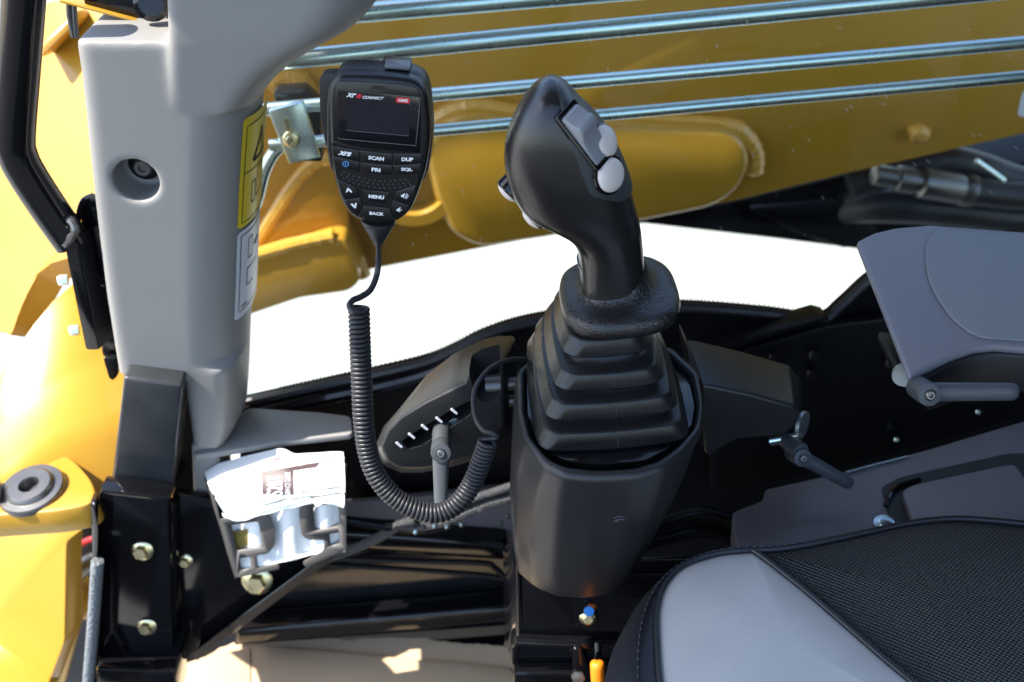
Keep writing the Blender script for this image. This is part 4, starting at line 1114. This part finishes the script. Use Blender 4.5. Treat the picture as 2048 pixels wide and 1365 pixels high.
nrm = Vector((.05, -1, .45)).normalized()
lathe('lever_boss', yp(883, 872, .600), Vector((0, -1, .1)), [(.0072, -.01), (.0072, .012), (.006, .014), (0, .014)], 'lever_grey', pod, seg=20)
lever(yp(882, 905, .562), nrm, yp(881, 1034, .535), .0076, .0066, .0045, .009)
# right wing and its lever
FR_ = [(1402, 770), (1425, 772), (1500, 788), (1588, 812), (1598, 830), (1586, 857), (1560, 871), (1473, 879), (1442, 895), (1420, 914), (1408, 905)]
BR_ = [(1370, 678), (1388, 679), (1478, 700), (1578, 729), (1602, 757), (1606, 812), (1575, 845), (1480, 852), (1445, 870), (1420, 892), (1400, 880)]
loft('adjuster_wing', [YS(FR_, .592), YS(BR_, .655)], 'console_plastic', pod, bevel=.010, seg=5)
prism('wing_web', round_poly(YS([(1372, 690), (1405, 760), (1412, 905), (1400, 880), (1385, 780)], .600), .004), BACK * .03, 'console_plastic', pod, bevel=.002)
rc = yp(1606, 850, .615)
lathe('zinc_washer', rc, Vector((.75, -.6, .1)), [(.0115, -.002), (.0115, .001), (0, .001)], 'dull_zinc', pod, seg=24)
tube('zinc_stud', [yp(1540, 882, .615), yp(1575, 876, .612), yp(1600, 868, .608)], .0045, 'zinc', pod, seg=12)
lathe('lever_boss', yp(1588, 893, .602), Vector((.3, -1, .2)), [(.0072, -.012), (.0072, .01), (0, .011)], 'lever_grey', pod, seg=18)
lever(yp(1603, 915, .590), Vector((.15, -1, .5)).normalized(), yp(1708, 973, .578), .0075, .0062, .0050, .009)

# pedestal below the pod
ped = thing('console_pedestal', 'black folded steel pedestal with a blue marked bolt under the console', 'pedestal', zp(1150, 1330, .2))
PDY = .545
prism('face_sheet', YS([(1034, 1130), (1420, 1120), (1420, 1300), (1036, 1280)], PDY), BACK * .006, 'gloss_black', ped, bevel=.002)
prism('side_sheet', [yp(1034, 1140, PDY), yp(1036, 1265, PDY), yp(1026, 1296, PDY + .01), yp(1008, 1296, PDY + .09), yp(1006, 1090, PDY + .09), yp(1026, 1090, PDY + .01)], Vector((.005, 0, 0)), 'gloss_black', ped, bevel=.001)
tube('rolled_fold', [yp(1036, 1280, PDY - .002), yp(1120, 1284, PDY - .002), yp(1400, 1290, PDY - .002)], .006, 'gloss_black', ped, seg=12)
prism('kick_sheet', YS([(1028, 1288), (1400, 1288), (1400, 1460), (1028, 1460)], PDY + .004), BACK * .006, 'gloss_black', ped, bevel=.001)
prism('corner_piece', YS([(1024, 1300), (1034, 1282), (1042, 1292), (1030, 1335), (1022, 1330)], PDY - .002), BACK * .02, 'gloss_black', ped, bevel=.003)
tube('sheet_fold', [yp(1032, 1346, PDY - .004), yp(1110, 1344, PDY - .004), yp(1400, 1352, PDY - .004)], .004, 'gloss_black', ped, seg=10)
cv = prism('cover_plate', round_poly(YS([(1146, 1150), (1400, 1150), (1400, 1263), (1150, 1264)], PDY - .004), .016, 6), BACK * .004, 'gloss_black', ped, bevel=.0008)
bl = hexbolt('flange_bolt', yp(1176, 1234, PDY - .004), Vector((0, -1, .45)), .0072, 'yellow_zinc', ped)
lathe('blue_mark', yp(1178, 1223, PDY - .0095), Vector((0, -1, .6)), [(.0042, -.001), (.0042, .0006), (0, .0008)], 'blue_paint', bl, seg=12)
prism('hinge_block', YS([(1146, 1300), (1165, 1298), (1180, 1340), (1180, 1380), (1146, 1380)], PDY - .012), BACK * .016, 'gloss_black', ped, bevel=.003)
lathe('steel_nut', yp(1156, 1352, PDY - .012), Vector((0, -1, .4)), [(.006, 0), (.006, .004), (0, .005)], 'dark_steel', ped, seg=6)
orl = thing('release_lever', 'orange dipped handle of a seat release lever beside the seat', 'lever', yp(1195, 1400, .52))
tube('orange_grip', cat([yp(1194, 1322, .515), yp(1195, 1340, .512), yp(1197, 1375, .508), yp(1199, 1440, .50)], 5), [.0030, .0050, .0058, .0060] + [.0060] * 12, 'orange_plastic', orl, seg=18)
tube('rod', [yp(1196, 1285, .53), yp(1196, 1305, .525), yp(1194, 1325, .516)], .0030, 'gloss_black', orl, seg=10)

# ================================================================== ARMREST
arm = thing('armrest', 'grey padded armrest with smooth lavender grey rim at right', 'armrest', zp(1900, 760, .60))
AN = Vector((.02, -.30, .95)).normalized(); AP = dp(1850, 600, .70)
def ap(px, py, o=0.): return on(px, py, AP + AN * o, AN)
shell = [(1712, 482), (1748, 464), (1790, 454), (1858, 448), (2060, 463), (2300, 480), (2300, 716), (2060, 699), (1990, 693), (1948, 697), (1900, 714), (1853, 738), (1818, 755)]
sp2 = [ap(x, y) for x, y in shell]
low2 = [p + Vector((.001, .001, -.007)) for p in sp2]
ub = [(1722, 486), (1760, 468), (1858, 456), (2060, 470), (2300, 490), (2300, 716), (2060, 700), (1990, 694), (1948, 698), (1900, 715), (1853, 739), (1822, 755)]
ub1 = [ap(x, y) + Vector((.004, .002, -.007)) for x, y in ub]
ub2 = [ap(x, y) + Vector((.022, .014, -.036)) for x, y in ub[:6]] + [ap(x, y) + Vector((.006, .004, -.036)) for x, y in [(2300, 722), (2060, 714), (1990, 716), (1948, 724), (1900, 738), (1862, 752), (1826, 760)][:6]]
loft('under_body', [ub2, ub1], 'black_plastic', arm, bevel=.003, seg=3)
loft('shell', [low2, sp2], 'armrest_shell', arm, bevel=.003, seg=3)
padp = [(2300, 492), (2060, 473), (1905, 462), (1870, 464), (1856, 480), (1850, 515), (1856, 560), (1872, 596), (1898, 634), (1932, 664), (1962, 678), (2000, 682), (2060, 686), (2300, 702)]
pp2 = cat([ap(x, y, .0004) for x, y in padp], 4, closed=False)
bm = prism_bm(pp2, AN * .0022); bevel_bm(bm, .0016, 3); finish('pad', bm, 'armrest_pad', arm)
lathe('pivot_washer', yp(1808, 748, .545), Vector((-.2, -1, .2)), [(.0085, 0), (.0085, .003), (0, .003)], 'dull_zinc', arm, seg=20)
lever(yp(1856, 788, .500), Vector((0, -1, .4)).normalized(), yp(2042, 788, .492), .0078, .0066, .0060, .010, label=arm)
prism('pivot_arm', [yp(1800, 740, .56), yp(1860, 745, .56), yp(1850, 790, .55), yp(1806, 780, .55)], BACK * .05, 'black_plastic', arm, bevel=.003)

# ================================================================== SIDE TRAY BEHIND THE SEAT
tray = thing('side_tray', 'mauve grey moulded side tray panel between the seat and the cab wall', 'tray', zp(1800, 1000, .38))
ZT = .40
prism('tray_top', round_poly(ZS([(1464, 1026), (1526, 1002), (1530, 980), (1694, 944), (1850, 902), (2001, 857), (2200, 800), (2200, 1200), (1480, 1130)], ZT), .004), Vector((0, 0, -.03)), 'panel_mauve', tray, bevel=.002)
tube('bright_edge', ZS([(1692, 946), (1752, 930), (1815, 914)], ZT + .0012), .0016, 'zinc', tray, seg=8)
rec = prism('hatch_gap', round_poly(ZS([(1762, 975), (1800, 955), (2012, 908), (2050, 906), (2110, 1000), (2110, 1080), (1790, 1070), (1772, 1010)], ZT + .0012), .005), Vector((0, 0, -.002)), 'ink', tray)
prism('hatch_lid', round_poly(ZS([(1804, 980), (1830, 968), (2000, 932), (2030, 928), (2110, 1040), (2110, 1100), (1840, 1080), (1822, 1030)], ZT + .010), .005), Vector((0, 0, -.009)), 'panel_mauve', tray, bevel=.002)
tube('hatch_latch', cat(ZS([(1772, 1012), (1780, 988), (1800, 972), (1840, 960)], ZT + .004), 5), .0022, 'gloss_black', tray, seg=8)
lathe('tray_screw', zp(1768, 1050, ZT + .001), Vector((0, -.2, 1)), [(.0085, 0), (.0085, .0015), (.0055, .002), (.0055, .0055), (.004, .006), (0, .006)], 'zinc', tray, seg=20)
hz_ = thing('floor_hose', 'black ribbed hoses in the dark gap beside the console', 'hose', zp(1400, 1090, .2))
for pts in ([(1280, 1060), (1340, 1040), (1390, 1028), (1440, 1035), (1500, 1060), (1580, 1100)], [(1280, 1090), (1330, 1075), (1390, 1062), (1440, 1068), (1500, 1090), (1580, 1130)]):
    pth = cat(YS(pts, .66), 14); tube('hose', pth, [.0075] * len(pth), 'semi_black', hz_, seg=12)

# ================================================================== SEAT
seat = thing('operator_seat', 'operator seat cushion, grey vinyl nose with black dimpled panel', 'seat', zp(1700, 1250, .40))
SZ = .462
SIL = [(2400, 1090), (2200, 1062), (2048, 1046), (1960, 1038), (1900, 1036), (1816, 1045), (1688, 1072), (1600, 1090), (1540, 1098), (1481, 1100), (1409, 1112), (1341, 1144), (1286, 1195), (1244, 1263), (1216, 1332), (1205, 1420), (1215, 1560), (1300, 1700), (2400, 1700)]
SEAM = [(2400, 1098), (2200, 1068), (2048, 1050), (1960, 1042), (1900, 1040), (1816, 1049), (1688, 1077), (1600, 1095), (1540, 1102), (1481, 1104), (1424, 1112), (1365, 1134), (1330, 1170), (1314, 1220), (1314, 1290), (1322, 1380), (1350, 1500), (1420, 1640), (2400, 1660)]
def seat_z(x, y):
    # a long shallow dish with a raised bolster at the far edge
    return SZ + .010 * math.exp(-((y - .50) / .05) ** 2)
sil = ZS(SIL, SZ - .006); seam = ZS(SEAM, SZ)
silS, seamS = cat(sil, 5), cat(seam, 5)
cs = sum(seamS, Vector()) / len(seamS)
def push(S, d, dzv):
    out = []
    for p in S:
        v = Vector((p.x - cs.x, p.y - cs.y, 0)).normalized()
        out.append(p + v * d + Vector((0, 0, dzv)))
    return out
loft('bolster', [push(silS, -.03, -.12), push(silS, -.004, -.085), push(silS, .000, -.05), push(silS, .0, -.022), silS, [a.lerp(b, .45) + Vector((0, 0, .0032)) for a, b in zip(silS, seamS)], push(seamS, 0, .0), push(seamS, -.010, -.006)], 'seat_leather', seat, cap=False, closed=True, angle=60)
PIP = [(1496, 1104), (1515, 1109), (1604, 1178), (1688, 1250), (1773, 1324), (1824, 1366), (1900, 1430), (2060, 1560), (2160, 1660)]
pipS = cat(ZS(PIP, SZ), 6)
def fill_panel(name, poly, m):
    c = sum(poly, Vector()) / len(poly); N = 14
    bm = bmesh.new(); R = []
    for k in range(N):
        t = 1 - k / N
        bul = .0075 * (1 - t ** 2.2)
        R.append([bm.verts.new(c.lerp(p, t) + Vector((0, 0, bul - (.0015 if k == 0 else 0)))) for p in poly])
    top_ = bm.verts.new(c + Vector((0, 0, .0075)))
    n = len(poly)
    for a, b in zip(R, R[1:]):
        for i in range(n): bm.faces.new((a[i], a[(i + 1) % n], b[(i + 1) % n], b[i]))
    for i in range(n): bm.faces.new((R[-1][i], R[-1][(i + 1) % n], top_))
    return finish(name, bm, m, seat, angle=80)
def cut_at(S, P):
    return min(range(len(S)), key=lambda i: (S[i] - P).length)
ia = cut_at(seamS, pipS[0]); ib = cut_at(seamS, pipS[-1])
fill_panel('vinyl_nose', seamS[ia:ib + 1] + pipS[::-1][1:-1], 'seat_grey')
fill_panel('dimpled_panel', seamS[:ia + 1] + pipS[1:] + seamS[ib + 1:], 'seat_mesh')
tube('piping', [p + Vector((0, 0, .0012)) for p in pipS], .0021, 'seat_leather', seat, seg=10)
tube('piping', [p + Vector((0, 0, .0008)) for p in seamS], .0019, 'seat_leather', seat, seg=10)
# stitching beside the seam
bm = bmesh.new(); st1 = [a.lerp(b, .62) + Vector((0, 0, .0036)) for a, b in zip(silS, seamS)]
st1 = cat(st1[35:80], 3); d_ = 0
for a, b in zip(st1, st1[1:]):
    d_ += (b - a).length
    if d_ > .0048:
        d_ = 0; t = (b - a).normalized()
        tube_bm([a, a + t * .0017 + UP * .0003, a + t * .0034], .00045, 6, bm)
o = finish('stitching', bm, 'grey_edge', seat); o['kind'] = 'stuff'
tube('seam_groove', st1, .0006, 'ink', seat, seg=6)
prism('seat_pan', [p + Vector((0, 0, -.14)) for p in push(silS, -.02, 0)], Vector((0, 0, -.05)), 'semi_black', seat)
